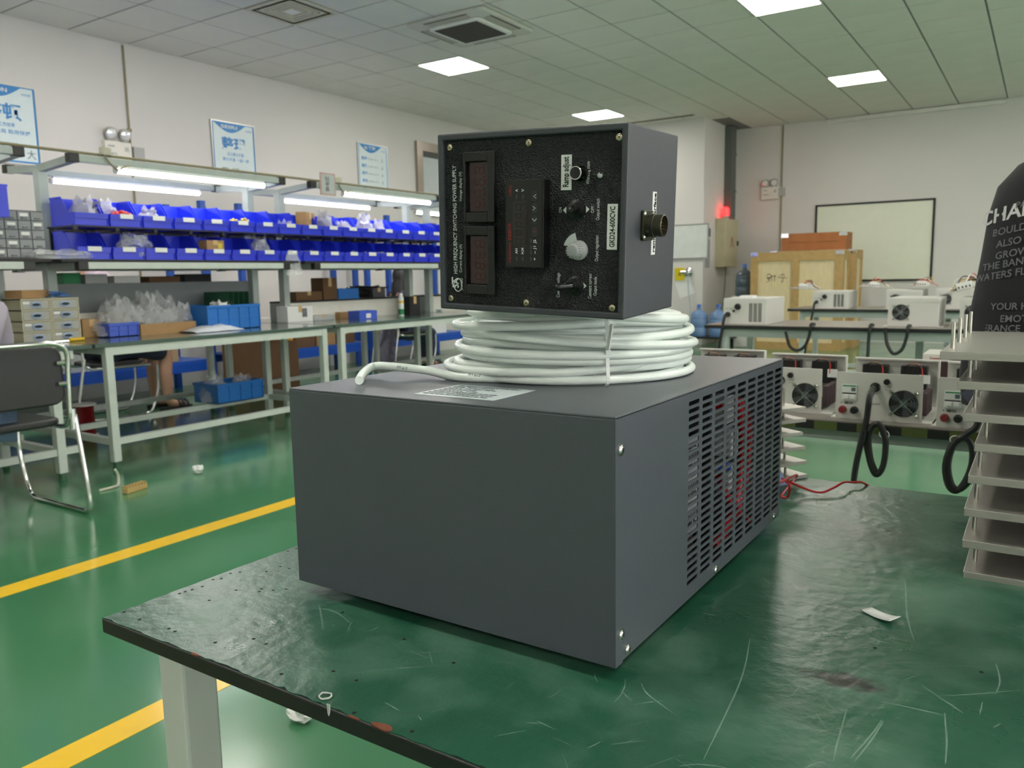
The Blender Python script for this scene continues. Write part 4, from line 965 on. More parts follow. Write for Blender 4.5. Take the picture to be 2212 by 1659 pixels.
def fcarton(x0, x1, yb, yt, z, depth, label, mt=CARD, flaps=False):
    X, Y0, Y1, h = fb(x0, x1, yb, yt, z); return carton((X-depth/2, (Y0+Y1)/2, z), depth, Y1-Y0, h, 0, label, mt, None, flaps), X, Y0, Y1, h
fcarton(180, 225, 729, 689, BT, .2, 'plain brown carton between the drawer cabinet and the small blue crate')
_, X, Y0, Y1, h = crate(238, 299, 727, 697, BT, .24, 'small violet-blue crate on the bench, between two brown cartons', mat('violet_blue', '#3c5cc8', .4))
bag((X-.12, (Y0+Y1)/2, BT+.01), .11, .15, .24, 'clear bag bulging out of the small violet-blue crate', 31, 'clear bags on the bench')
bag((X-.12, (Y0+Y1)/2+.02, BT+.03), .08, .09, .12, 'grey-filled bag inside the small violet-blue crate', 34, 'clear bags on the bench', mat('grey_fill', '#8d8a80', .6))
_, X, Y0, Y1, h = fcarton(305, 425, 720, 697, BT, .26, 'long low open carton full of crumpled clear bags', CARD, True)
for k in range(5): bag((X-.13+random.uniform(-.02, .02), Y0+(Y1-Y0)*(k+.5)/5, BT+.012), .10, .085, .19+.06*(k % 2), f'crumpled clear bag, {ordinal(k)} from the left in the long open carton', 41+k, 'clear bags on the bench')
g = G()
for k in range(26): g.ball((random.uniform(-.09, .09), random.uniform(-.2, .2), random.uniform(0, .03)), .018, 6, 5)
o = g.obj('grey_components', mat('grey_components', '#8c887c', .5, var=.3, scale=40), None, True); o.location = (X-.13, (Y0+Y1)/2, BT+.03); tag(o, 'heap of small grey components at the bottom of the long open carton', 'components', kind='stuff')
_, X, Y0, Y1, h = crate(450, 562, 708, 658, BT, .32, 'big bright blue crate with circuit boards on the bench', XX=-5.08)
PCB = mat('circuit_board', '#24503c', .45, var=.1, scale=30)
for k in range(5):
    y = Y0+(Y1-Y0)*(.45+.1*k); t = T('circuit_board', f'{ordinal(k)} green circuit board standing in the big blue crate', 'circuit board', (X-.17, y, BT+.04), .1, 'circuit boards in the blue crate')
    G().box(-.13, .13, -.001, .001, 0, .24).obj('board', PCB, t)
    for q in range(8): G().box(-.12+q*.03, -.10+q*.03, .001, .012, .15+.02*(q % 3), .19+.02*(q % 3)).obj('component', mat('component_grey', '#9ea39f', .4) if q % 2 else BLACKP, t)
bag((X-.12, Y0+.2, BT+.11), .09, .09, .1, 'white foam-wrapped lump on top of the big blue crate', 52, None, PAPER)
# white cloth bag lying in front
X, Y0, Y1, h = fb(428, 535, 716, 694, BT)
g = G(); r = random.Random(4); n = 14
vs = [((-.12+.24*j/7)*(1-.12*math.sin(i)), (Y1-Y0)*(i/n-.5), .045*max(.05, math.sin(PI*min(1, max(0, j/7))))*(.7+.5*r.random())*max(.25, math.sin(PI*i/n)**.5)) for i in range(n+1) for j in range(8)]
g.add(vs, [(i*8+j, (i+1)*8+j, (i+1)*8+j+1, i*8+j+1) for i in range(n) for j in range(7)])
o = g.obj('white_sack', mat('white_plastic_sack', '#dfe3e8', .35, bump=.4, bscale=40), None, True); o.location = (X-.13, (Y0+Y1)/2, BT+.002); tag(o, 'flat white plastic sack in front of the big blue crate', 'bag')
# screwdriver
p = az(150, 738, BT); t = T('screwdriver', 'yellow-handled screwdriver lying before the drawer cabinets', 'screwdriver', (p.x, p.y, BT+.012), 1.5)
G().cyl((0, 0, 0), (.09, 0, 0), .012, .011, 10).obj('handle', mat('yellow_handle', '#e0b81e', .4), t, True); G().cyl((0, 0, -.006), (-.1, 0, -.008), .004, n=8).obj('blade', CHROME, t, True)
# things on top of the drawer cabinets
carton((-5.25, 2.50, BT+.276), .12, .22, .05, .4, 'shallow brown tray lying on the drawer cabinets', CARD, None, True)
t = T('parts_tangle', 'small tangle of blue and yellow connectors on the drawer cabinets', 'connectors', (-5.2, 2.66, BT+.276)); t['kind'] = 'stuff'
g = G(); r = random.Random(9)
for k in range(10): g.tube(spline([(r.uniform(-.05, .05), r.uniform(-.06, .06), r.uniform(.004, .04)) for q in range(4)], 4), .004, 5)
g.obj('leads', mat('blue_lead', '#4a73b0', .4), t, True)
# bench 2 things
t, X, Y0, Y1, h = fcarton(622, 677, 695.5, 661, BT, .14, 'white product box with a dark picture on the bench', PAPER)
G().box(.0705, .0715, .02, .075, h*.3, h*.85).obj('picture', mat('photo_grey', '#6d6f75', .5, var=.3, scale=60), t)
fcarton(679, 721, 692, 681, BT, .12, 'flat grey and white instrument right of the white product box', mat('instrument_grey', '#aeb3b3', .4))
fcarton(713, 737, 687, 669, BT, .1, 'small dark blue gadget beside the flat instrument', mat('navy_plastic', '#27407f', .4))
fcarton(735, 777, 687, 673, BT, .14, 'low brown open tray right of the dark blue gadget', CARD, True)
t, X, Y0, Y1, h = fcarton(777, 815, 689, 671, BT, .14, 'small violet-blue parts box with a pale label', MATS['violet_blue'], True)
G().box(.0705, .072, -.03, .03, .01, .05).obj('label_card', PAPER, t)
p = az(867, 682, BT); hh = ax(867, 633, p.x).z-BT
t = T('spray_can', 'white and green spray can standing on the bench', 'spray can', (p.x, p.y, BT)); rr2 = hh*.125
G().lathe([(rr2, 0), (rr2, hh*.8), (rr2*.6, hh*.87), (rr2*.55, hh*.9)], 18).obj('can', mat('can_white', '#d9dfdf', .3), t, True)
G().lathe([(rr2*1.01, hh*.05), (rr2*1.01, hh*.3)], 18).obj('green_band', GREEN, t, True); G().lathe([(rr2*1.01, hh*.56), (rr2*1.01, hh*.66)], 18).obj('yellow_band', YEL, t, True)
G().lathe([(rr2*.75, hh*.86), (rr2*.7, hh), (rr2*.3, hh)], 16).obj('cap', FRM, t, True)
fcarton(886, 909, 679, 640, BT, .12, 'black box standing right of the spray can', mat('black_cloth', '#1c1d20', .7, bump=.4))
p = az(940, 672, BT); t = T('light_blue_dish', 'light blue dish at the far end of the bench beside the control box', 'dish', (p.x, p.y, BT)); G().lathe([(.05, 0), (.085, .015), (.09, .018), (.08, .016), (.05, .006)], 20).obj('bowl', mat('pale_blue', '#a9cde0', .35), t, True)
# ledge behind bench 2 and its goods
for k, (y0, y1) in enumerate(mods[2:]):
    t = T('ledge_shelf', ['dark ledge shelf carrying cartons behind the white product box', 'dark ledge shelf carrying goods behind the control box'][k], 'shelf', (XM-.14, (y0+y1)/2, BT)); a = (y1-y0)/2-.2
    G().box(-.12, .12, -a, a, .16, .175).obj('board', DARK, t)
    for y in (-a, a-.02): G().box(-.12, .12, y, y+.02, 0, .16).obj('support', STEEL_B, t)
ZL = BT+.175
def ledge(x0, x1, yt, label, mt, d=.16, flaps=False):
    X = XM-.05; Y0, Y1 = ax(x0, 640, X).y, ax(x1, 640, X).y; h = max(.03, ax((x0+x1)/2, yt, X).z-ZL)
    return carton((X-d/2, (Y0+Y1)/2, ZL), d, Y1-Y0, h, 0, label, mt, None, flaps)
DKC = MATS['cardboard_dark']
ledge(640, 696, 630, 'brown carton with a white triangle mark on the ledge behind the bench', DKC); 
ledge(699, 729, 600, 'tall brown carton on the ledge with folded white papers', DKC); ledge(731, 775, 623, 'blue plastic tub on the ledge behind the bench', BLUECR, .16, True); ledge(806, 833, 622, 'dark grey box on the ledge near the dark-haired worker', mat('dark_box', '#43444a', .5))
g = G(); r = random.Random(13); Yt = ax(790, 640, XM-.12).y
for k in range(16): g.tube(spline([(r.uniform(-.06, .06), r.uniform(-.35, .3), r.uniform(.0, .11)) for q in range(5)], 4), .006, 5)
o = g.obj('cable_tangle', CABLE, None, True); o.location = (XM-.13, Yt, ZL+.006); tag(o, 'tangle of black cables on the ledge between the blue tub and the dark box', 'cables', kind='stuff')
# cloth on the rear bench 1 and boxes seen over the partition
t = T('riser_shelf', 'narrow riser shelf on the far bench behind the grey partition', 'shelf', (XM-.2, 3.55, BT))
G().box(-.1, .1, -.68, .68, .335, .35).obj('board', DARK, t)
for y in (-.68, .66): G().box(-.1, .1, y, y+.02, 0, .335).obj('support', STEEL_B, t)
for k, (y, sy, h, mt_, lb) in enumerate(((2.96, .12, .085, GREEN, 'small green card box behind the left end of the grey partition'), (3.13, .16, .075, mat('pale_box', '#b9bcbc', .5), 'pale grey instrument box behind the partition, next to the green box'), (3.36, .2, .06, PAPER, 'low white box behind the middle of the grey partition'), (3.66, .26, .055, DKC, 'low brown tray behind the right half of the partition'), (3.95, .24, .07, mat('black_cloth', '#1c1d20', .7), 'black pouch behind the right end of the partition'))):
    carton((XM-.2, y, BT+.3505), .14, sy, h, 0, lb, mt_, None, False, False)
# below the benches
crate(472, 569, 866, 824, .19, .3, 'blue crate with clear bags on the bench bottom rails')
p = az(520, 866, .19)
bag((p.x-.15, p.y-.12, .2), .1, .12, .2, 'clear bag in the left of the crate on the bench rails', 61, 'bags in the lower crate'); bag((p.x-.15, p.y+.13, .2), .1, .12, .18, 'clear bag in the right of the crate on the bench rails', 63, 'bags in the lower crate')
X = -6.6; Y0, Y1 = ax(512, 830, X).y, ax(620, 830, X).y
carton((X, (Y0+Y1)/2, 0), .4, Y1-Y0, .52, 0, 'big dark brown open carton standing on the floor behind the bench', DKC, None, True)
p = az(187, 942, 0); t = T('wire_spool', 'white-flanged spool of red wire on the floor under the bench', 'spool', (p.x, p.y, 0))
G().lathe([(.085, 0), (.085, .012), (.07, .013)], 24).obj('flange', FRM, t, True); G().lathe([(.085, .235), (.085, .247), (.02, .248)], 24).obj('flange', FRM, t, True)
g = G().lathe([(.066, .012), (.066, .235)], 24); g.obj('winding', mat('red_enamel_wire', '#8e1018', .25, .3, bump=.6, bscale=200, stretch=(1, 1, 30)), t, True)
# floor litter
for x, y, s, lb in ((428, 1022, .03, 'crumpled white paper ball on the green floor before the bench'), (652, 1556, .028, 'crumpled white paper scrap on the floor under the foreground workbench')):
    p = az(x, y, 0); r = random.Random(x); g = G(); g.ball((0, 0, s*.7), s, 10, 7, (1.2, 1, .8))
    for v in g.v: v *= r.uniform(.6, 1.3)
    o = g.obj('paper_scrap', PAPER); o.location = (p.x, p.y, .0); tag(o, lb, 'litter')
p = az(292, 1060, 0); t = T('terminal_strip', 'tan plastic strip lying on the green floor near the chair', 'plastic strip', (p.x, p.y, 0), .2)
G().box(-.02, .02, -.07, .07, 0, .03).obj('body', mat('tan_plastic', '#b89b63', .5), t, bevel=.003)
for k in range(7): G().box(-.021, .021, -.066+k*.02, -.056+k*.02, .03, .04).obj('tooth', MATS['tan_plastic'], t)
p = az(245, 1055, 0); o = G().tube(spline([(0, -.08, .006), (.0, .0, .008), (-.02, .04, .01), (-.03, .05, .06), (-.02, .03, .10)], 5), .007, 6).obj('foil_scrap', mat('foil_white', '#cdc8b8', .3), None, True); o.location = (p.x, p.y, 0); tag(o, 'bent white and yellow wrapper scrap on the green floor', 'litter')
p = ax(832, 760, -6.45)
g = G(); r = random.Random(6); n = 10
vs = [(-.02+.05*math.sin(i*1.3+j), -.11+.22*i/n, .72-.55*j/6) for j in range(7) for i in range(n+1)]
g.add(vs, [(j*(n+1)+i, j*(n+1)+i+1, (j+1)*(n+1)+i+1, (j+1)*(n+1)+i) for j in range(6) for i in range(n)])
o = g.obj('trouser_cloth', mat('lavender_cloth', '#8f8a9c', .8), None, True); o.location = (-6.26, p.y-.14, 0); o.modifiers.new('t', 'SOLIDIFY').thickness = .01; tag(o, 'lavender grey cloth standing in for trousers below the rear bench edge', 'cloth')  # made-up sheet in place of a hidden worker's grey trouser legs
# ------------------------------------------------------------------ right side: tables with grey power units
def steel_table(x0, x1, y0, y1, z, label, low=.06):
    t = T('test_table', label, 'table', ((x0+x1)/2, (y0+y1)/2, 0)); a, b = (x1-x0)/2, (y1-y0)/2
    G().box(-a, a, -b, b, z-.028, z-.003).obj('board', DARK, t, bevel=.002); G().box(-a+.004, a-.004, -b+.004, b-.004, z-.003, z).obj('laminate', mat('brown_grey_laminate', '#8a837c', .3, var=.06), t)
    for x in (-a+.12, a-.17):
        for y in (-b+.04, b-.09): G().box(x, x+.05, y, y+.05, 0, z-.028).obj('leg', STEEL_B, t, bevel=.004)
    for y in (-b+.045, b-.085):
        G().box(-a+.17, a-.17, y, y+.04, z-.062 if z < .735 else z-.09, z-.028).obj('apron', STEEL_B, t)
        G().box(-a+.17, a-.17, y, y+.04, low-.02, low+.02).obj('stretcher', STEEL_W, t)
    for x in (-a+.125, a-.165): G().box(x, x+.04, -b+.09, b-.09, z-.09, z-.028).obj('end_rail', STEEL_B, t)
    for x in ((-.05, .35) if z > .735 else ()): G().box(x, x+.05, b-.09, b-.04, 0, z-.028).obj('leg', STEEL_B, t)
    return t
ZA = .73
tA = steel_table(-1.5, .9, 2.275, 2.98, ZA, 'black-edged test table carrying the opened grey power units', .1)
HZ = mat('hazard_yellow', '#4d5828', .5)
for k in range(9): G().box(-.62+.11*k+1.5-1.2, -.56+.11*k+1.5-1.2, -.354, -.3525, ZA-.027, ZA-.004).obj('hazard_stripe', HZ, tA)
BLKF = mat('fan_black', '#141416', .35); GUARD = mat('fan_guard', '#77787a', .25, .9)
def fan(parent, M, r, sc=SCREW):
    f = G(M).lathe([(r, -.004), (r, .0005), (r*.97, .0008)], 28).obj('fan_opening', BLKF, parent, True)
    g = G(M)
    for k in range(5):
        a = k*2*PI/5; g.add([tuple(rotM(rz=a) @ Vector(v)) for v in ((r*.25, -r*.12, .0012), (r*.92, -r*.34, .0022), (r*.92, r*.22, .0012), (r*.25, r*.12, .0012))], [(0, 1, 2, 3)])
    g.obj('fan_blades', mat('fan_blade', '#4c5056', .3, var=.2), f)
    G(M).lathe([(r*.3, .001), (r*.3, .003), (r*.1, .0032)], 16).obj('fan_hub', mat('fan_hub', '#5b5f64', .3), f, True)
    for k in range(4):
        q = r*(.42+.18*k); G(M).tube([(q*math.cos(s), q*math.sin(s), .0055) for s in [i*2*PI/28 for i in range(28)]], r*.022, 5, True).obj('guard_ring', GUARD, f, True)
    g = G(M)
    for a in (PI/4, 3*PI/4): g.bar((-r*1.15*math.cos(a), -r*1.15*math.sin(a), .0045), (r*1.15*math.cos(a), r*1.15*math.sin(a), .0045), r*.04)
    g.obj('guard_spoke', CHROME, f)
    for a in range(4):
        b = PI/4+a*PI/2; G(M).lathe([(r*.15, .001), (r*.14, .005), (r*.08, .008)], 10, Matrix.Translation((r*1.18*math.cos(b), r*1.18*math.sin(b), 0))).obj('fan_screw', sc, f, True)
def front(x, z, y=0): return frame((x, y, z), (1, 0, 0), (0, 0, 1))     # z axis towards -Y
MET = mat('heatsink_violet', '#4d3a40', .4, .2)
def open_unit(loc, label, cable=None, cb_label=None):
    t = T('open_power_unit', label, 'power unit', loc, group='opened grey power units on the test table'); w, h, d = .215, .130, .30
    G().box(-.012, w+.028, .004, d, 0, .003).obj('base_plate', GREYBOX, t)
    G().box(0, w, 0, .004, 0, h).obj('front_panel', GREYBOX, t, bevel=.001)
    bp_ = G().box(-.005, w+.01, d, d+.004, .0, h+.012).obj('back_panel', GREYBOX, t, bevel=.001)
    G().box(-.005, w+.01, d-.018, d, h+.008, h+.012).obj('folded_lip', GREYBOX, bp_); G().box(w+.006, w+.01, d-.018, d, .01, h+.008).obj('folded_lip', GREYBOX, bp_)
    # front: breaker, terminals, gland, fuse, fan
    br = G().box(.016, .054, -.004, 0, .052, .096).obj('circuit_breaker', mat('breaker_white', '#dcdedc', .4), t, bevel=.001)
    G().box(.017, .053, -.0045, -.0035, .070, .0735).obj('breaker_slot', DARK, br); G().box(.018, .052, -.0046, -.0038, .091, .0945).obj('green_line', GREEN, br)
    for x in (.022, .038): G().box(x, x+.012, -.010, -.004, .058, .068).obj('breaker_lever', FRM, br, bevel=.0008)
    G().box(.040, .051, -.0047, -.0038, .078, .088).obj('grey_code', GP, br)
    text('+ 输出 -', .008, KPRINT, t, front(.012, .042, -.0004), .01, length=.04)
    text('FUSE', .006, GP, t, front(.120, .092, -.0004), 0, length=.018); text('15A', .006, GP, t, front(.122, .085, -.0004), 0, length=.014)
    text('AC INPUT', .006, GP, t, front(.092, .044, -.0004), 0, length=.022)
    for x, mt_ in ((.019, mat('terminal_red', '#7d1f24', .35)), (.049, BLKF)): G(front(x, .026)).lathe([(.0105, 0), (.0105, .004), (.008, .005), (.0095, .012), (.0085, .016)], 18).obj('terminal', mt_, t, True)
    G(front(.128, .108)).lathe([(.0085, 0), (.0085, .005), (.007, .009)], 16).obj('fuse_knob', BLKF, t, True)
    G(front(.100, .092)).lathe([(.013, 0), (.013, .004), (.009, .008), (.008, .016)], 16).obj('cable_gland', BLKF, t, True)
    fan(t, front(.170, .052, -.001), .036)
    # inside
    G().box(.01, w-.01, .02, d-.03, .008, .011).obj('circuit_board', PCB, t)
    for k in range(6): G().box(w-.012+.004*0, w+.004, .07+k*.022, .080+k*.022, .011, .072).obj('heatsink_fin', MET, t)
    for k in range(5): G().cyl((.03+k*.035, .12+.03*(k % 2), .011), (.03+k*.035, .12+.03*(k % 2), .05+.012*(k % 3)), .013, n=12).obj('capacitor', BLKF if k % 2 else mat('cap_blue', '#24365a', .4), t, True)
    for x0 in (.02, .125):
        G().box(x0, x0+.07, d-.035, d-.003, .055, h-.006).obj('rear_fan', BLKF, t, bevel=.002)
        for q in range(3): G().tube(spline([(x0+.01, d-.04, h-.012), (x0+.03, d-.05-.008*q, h+.004), (x0+.055, d-.04, h-.008), (x0+.06, d-.06, h-.04)], 5), .0016, 5).obj('fan_lead', [RED, mat('yellow_wire', '#c9a43a', .4), BLKF][q], t, True)
    G().box(w-.04, w-.012, d-.042, d-.0352, .075, .10).obj('fan_label', PAPER, t)
    if cable:
        o = G(Matrix.Translation(-Vector(loc))).tube(spline(cable, 8), .008, 10).obj('power_cable', CABLE, t, True)
        if cb_label:
            for p in cb_label: G(Matrix.Translation(-Vector(loc))).tube([p+Vector((.012*math.cos(s), 0, .006*math.sin(s*1)-.0+.004*math.sin(s))) for s in [i*2*PI/12 for i in range(12)]], .0014, 5, True).obj('cable_tie', TIE, o)
    return t
def ph(pts, Y): return [ay(x, y, Y) for x, y in pts]
c2 = [Vector((-.365, 2.316, .822)), Vector((-.367, 2.285, .818))]+ph([(1878, 860), (1873, 900), (1868, 935), (1880, 1000), (1893, 1025), (1908, 1005), (1913, 955), (1902, 920), (1888, 918), (1876, 940), (1880, 990), (1892, 1022)], 2.24)
c2b = ph([(1866, 930), (1850, 1000), (1842, 1060), (1838, 1120)], 2.225)
u2 = open_unit((-.465, 2.32, ZA), 'opened grey power unit with a hanging looped black cable, middle one on the test table', c2, [ay(1868, 940, 2.24), ay(1910, 938, 2.24)])
G(Matrix.Translation((.465, -2.32, -ZA))).tube(spline(c2b+[Vector((c2b[-1].x-.01, 2.225, .1))], 8), .008, 10).obj('power_cable', CABLE, u2, True)
open_unit((-.727, 2.36, ZA), 'opened grey power unit directly behind the slotted vent of the grey cabinet')
c3 = [Vector((-.114, 2.296, .822)), Vector((-.116, 2.27, .815))]+ph([(2118, 880), (2110, 920), (2085, 940), (2055, 965), (2042, 1010), (2050, 1050), (2066, 1060), (2085, 1040), (2100, 1000), (2098, 960), (2080, 945), (2060, 960), (2048, 1005), (2056, 1048), (2075, 1056), (2100, 1030)], 2.24)
open_unit((-.214, 2.30, ZA), 'opened grey power unit half hidden by the tall aluminium plates', c3, [ay(2064, 950, 2.24), ay(2050, 1045, 2.24)])
open_unit((-1.0, 2.43, ZA), 'opened grey power unit hidden behind the grey cabinet, only its top edge showing')
# tall closed unit with display behind the third one
p = ay(1993, 764, 2.78)
t = T('display_power_unit', 'closed grey power unit with a dark red display behind the opened units', 'power unit', (p.x, 2.78, ZA))
hh = p.z-ZA
G().box(0, .22, 0, .17, 0, hh).obj('body', GREYBOX, t, bevel=.002); G().box(.025, .10, -.003, 0, hh-.075, hh-.022).obj('display', WIN, t, bevel=.001)
text('X-power', .012, mat('brand_red', '#9b3a34', .5), t, front(.02, hh-.017, -.0006), .02, length=.03); text('KBL-2440W', .014, KPRINT, t, front(.075, hh-.018, -.0006), .01, length=.09)
# closed units on the tables beyond
tB = steel_table(-2.13, .7, 5.85, 6.6, .75, 'long black-edged test table behind the opened power units', .06)
tC = steel_table(-2.3, .7, 8.85, 9.6, .74, 'farther black-edged test table near the wooden crates', .08)
LID = mat('lid_aluminium', '#c3c2bd', .35, .6)
def closed_unit(loc, w, d, h, label, kind, lid=None, group='closed grey power units on the far tables'):
    t = T('closed_power_unit', label, 'power unit', loc, group=group)
    G().box(0, w, 0, d, 0, h).obj('body', GREYBOX, t, bevel=.004); G().box(-.004, w+.004, -.003, d+.003, h-.028, h-.022).obj('cover_seam', GREYBOX, t)
    if kind == 'vent':
        for r in range(14):
            for c in range(3): G().box(w*.60+c*w*.105, w*.60+c*w*.105+w*.08, -.0015, .0, h*.12+r*h*.05, h*.12+r*h*.05+h*.028).obj('vent_slot', DARK, t)
        G(front(w*.34, h*.68)).lathe([(.024, 0), (.024, .008), (.018, .014), (.018, .03)], 16).obj('knob', BLKF, t, True)
        G(front(w*.25, h*.52)).lathe([(.009, 0), (.009, .012)], 12).obj('fuse_knob', BLKF, t, True)
        G(front(w*.11, h*.38)).lathe([(.02, 0), (.02, .012), (.014, .03)], 14).obj('cable_gland', BLKF, t, True)
        G().tube(spline([(w*.11, -.02, h*.38), (w*.09, -.06, h*.3), (w*.05, -.075, -.05), (-.03, -.08, -.35), (-.06, -.09, -.6)], 8), .012, 8).obj('power_cable', CABLE, t, True)
        text('DC 24V', .022, GP, t, front(w*.05, h*.56, -.0006), 0, length=w*.16)
    else:
        fan(t, front(w*.26, h*.5, -.001), h*.28)
        for s in (-1, 1): G().box(-.03 if s < 0 else w, 0 if s < 0 else w+.03, 0, d, 0, .005).obj('flange', GREYBOX, t)
    if lid:
        dx, tilt, sgn = lid
        M = rotM(ry=tilt, t=(dx, d*.3, h+.012))
        ld = G(M).box(-.3 if sgn < 0 else 0, 0 if sgn < 0 else .3, 0, d*.7, 0, .008).obj('open_lid', LID, t)
        o0 = -.3 if sgn < 0 else 0
        for q in range(3): 
            G(M).box(o0+.10, o0+.19, .04+q*.1, .12+q*.1, .008, .055).obj('terminal_block', mat('terminal_white', '#dfe0dc', .4), ld, bevel=.002)
            for e in range(4): G(M).box(o0+.108+e*.022, o0+.118+e*.022, .039+q*.1, .041+q*.1, .016, .03).obj('dark_port', DARK, ld)
        r = random.Random(int(loc[0]*100)); cols = [RED, MATS['yellow_wire'], BLKF, FRM]
        for q in range(8): G(M).tube(spline([(o0+.05+r.uniform(0, .1), .05+r.uniform(0, .2), .01), (o0+.1+r.uniform(0, .1), .1+r.uniform(0, .15), .05+r.uniform(0, .05)), (o0+.24, .1+r.uniform(0, .1), .04), (o0+.285, .15, .01)], 5), .004, 5).obj('wire', cols[q % 4], ld, True)
    return t
t = closed_unit((-2.012, 5.93, .75), .322, .48, .195, 'closed grey power unit with black knobs and a white note at the table end', 'vent')
G().box(.09, .19, .1, .2, .195, .212).obj('white_note', PAPER, t)
closed_unit((-.886, 6.0, .75), .31, .44, .195, 'closed grey power unit with a round fan, left one on the long table', 'fan', (.30, -.24, 1))
closed_unit((-.455, 6.0, .75), .31, .44, .195, 'closed grey power unit with a round fan, half hidden by the standing person', 'fan')
closed_unit((-2.055, 8.92, .74), .35, .5, .185, 'closed grey power unit on the farther table, its lid swung out to the left', 'vent', (.0, .05, -1))
closed_unit((-1.35, 9.0, .74), .33, .46, .19, 'closed grey power unit behind the fan unit on the farther table', 'fan', (.0, .08, -1))
closed_unit((-.9, 9.0, .74), .33, .46, .2, 'closed grey power unit second from the right on the farther table', 'fan', (.0, .06, -1))
closed_unit((-.42, 9.0, .74), .33, .46, .19, 'closed grey power unit at the right of the farther table', 'fan')
YH = 5.83
for k, (q, lb) in enumerate((([(1752, 700), (1748, 725), (1738, 748), (1722, 757), (1706, 748), (1699, 725), (1697, 716)], 'short black cable loop hanging below the left of the long test table'), ([(1880, 705), (1876, 740), (1874, 770), (1866, 800), (1860, 830)], 'straight black cable hanging below the middle of the long test table'), ([(1962, 704), (1958, 730), (1948, 755), (1930, 764), (1917, 745), (1913, 720), (1914, 708)], 'wide black cable loop hanging below the right of the long test table'))):
    P = [ay(x, y, YH) for x, y in q]; P[0].z = max(P[0].z, .76); P = [Vector((P[0].x, YH+.1, .762)), Vector((P[0].x, YH-.004, .762))]+P[1:]
    o = G().tube(spline(P, 8), .011, 8).obj('hanging_cable', CABLE, None, True); tag(o, lb, 'cable')
# ------------------------------------------------------------------ back wall: screen, emergency light, conduit
t = T('white_screen', 'large white board in a thin black frame on the back wall', 'whiteboard', (-2.32, YB, .96)); a, hh = .87, 1.24
G().box(-a+.03, a-.03, -.018, -.008, .03, hh-.03).obj('board', mat('screen_white', '#d9dccb', .4, var=.02), t)
g = G().box(-a, a, -.03, 0, 0, .03).box(-a, a, -.03, 0, hh-.03, hh).box(-a, -a+.03, -.03, 0, .03, hh-.03).box(a-.03, a, -.03, 0, .03, hh-.03); g.obj('frame', DARK, t)
emergency_light(frame((-3.925, YB, 2.54), (1, 0, 0), (0, 0, 1)), 'twin-headed emergency light on the back wall beside the thin conduit')
t = T('wall_conduit', 'thin dark conduit running down the back wall beside the emergency light', 'conduit', (-3.745, YB-.012, 0))
G().tube([(0, 0, 1.0), (0, 0, ZC-.01)], .012, 8).obj('pipe', TAN, t, True); G().box(-.06, .06, -.04, .012, 2.38, 2.52).obj('junction_box', MATS['socket_grey'], t, bevel=.005)
# ------------------------------------------------------------------ corner wall items
yc0 = ax(1545, 520, XJ).y; xc = ay(1567, 520, yc0).x; y1_ = ax(1594, 520, xc).y; dz0 = ax(1545, 577, XJ).z; dz1 = ax(1545, 472, XJ).z
t = T('distribution_cabinet', 'cream electrical cabinet with a warning triangle on the corner wall', 'electrical cabinet', (XJ, (yc0+y1_)/2, dz0)); a, dd, hh = (y1_-yc0)/2, xc-XJ, dz1-dz0
CRE = mat('cabinet_cream', '#b9b193', .45)
G().box(.004, dd-.02, -a, a, 0, hh).obj('body', CRE, t, bevel=.006); d = G().box(dd-.02, dd, -a+.005, a-.005, .005, hh-.005).obj('door', CRE, t, bevel=.004)
P3 = [(dd+.002, -.06+.12*k, hh*.42+(0 if k != .5 else .16)) for k in (0, .5, 1)]
G().tube(P3, .006, 5, True).obj('warning_triangle', RP, d); G().box(dd, dd+.02, a-.05, a-.02, hh*.45, hh*.55).obj('latch', DARK, d)
cab_top = dz1
t = T('warning_beacon', 'glowing red warning beacon on top of the cream electrical cabinet', 'beacon', (XJ+dd*.55, (yc0+y1_)/2-.1, cab_top))
G().lathe([(.05, 0), (.05, .05), (.035, .06)], 16).obj('base', mat('socket_grey', '#a7a8a5', .5), t, True)
G().lathe([(.05, .06), (.055, .10), (.05, .17), (.02, .19)], 16).obj('lens', mat('red_glow', '#ff1a1a', .3, var=0, emit=5), t, True)
t = T('grey_duct', 'dark grey square duct running from the cabinet up to the ceiling', 'duct', (XJ, 13.45, cab_top)); hh = ZC-.01-cab_top
G().box(0, .12, -.12, .12, 0, hh).obj('duct', mat('duct_grey', '#5b605c', .5), t, bevel=.004)
for z in (hh*.3, hh*.7): G().box(-.0, .13, -.13, .13, z, z+.03).obj('joint_band', mat('duct_grey', '#5b605c', .5), t)
o = G().tube(spline([(XJ+.1, yc0+.25, dz0), (XJ+.09, yc0+.2, dz0-.5), (XJ+.05, yc0, .2), (XJ+.05, yc0-.05, .01)], 6), .012, 6).obj('hanging_cable', mat('grey_cable', '#77756f', .5), None, True); tag(o, 'grey cable hanging down from the cream electrical cabinet', 'cable')
for k, (x, y, w, h, mt_, lb) in enumerate(((1531, 502, .16, .13, GP, 'small dark sticker high on the side of the corner wall'), (1528, 548, .2, .45, mat('grey_note', '#9d9ba1', .6), 'narrow grey notice hanging on the side of the corner wall'))):
    p = ax(x, y, XJ); o = G().box(0, .004, -w/2, w/2, -h/2, h/2).obj('wall_notice', mt_); o.location = (XJ, p.y, p.z); tag(o, lb, 'notice')
Yj = YJ
p0, p1 = ay(1448, 488, Yj), ay(1515, 556, Yj)
t = T('small_whiteboard', 'small white notice board on the corner wall right of the control box', 'whiteboard', ((p0.x+p1.x)/2, Yj, p1.z)); a, hh = (p1.x-p0.x)/2+.1, p0.z-p1.z
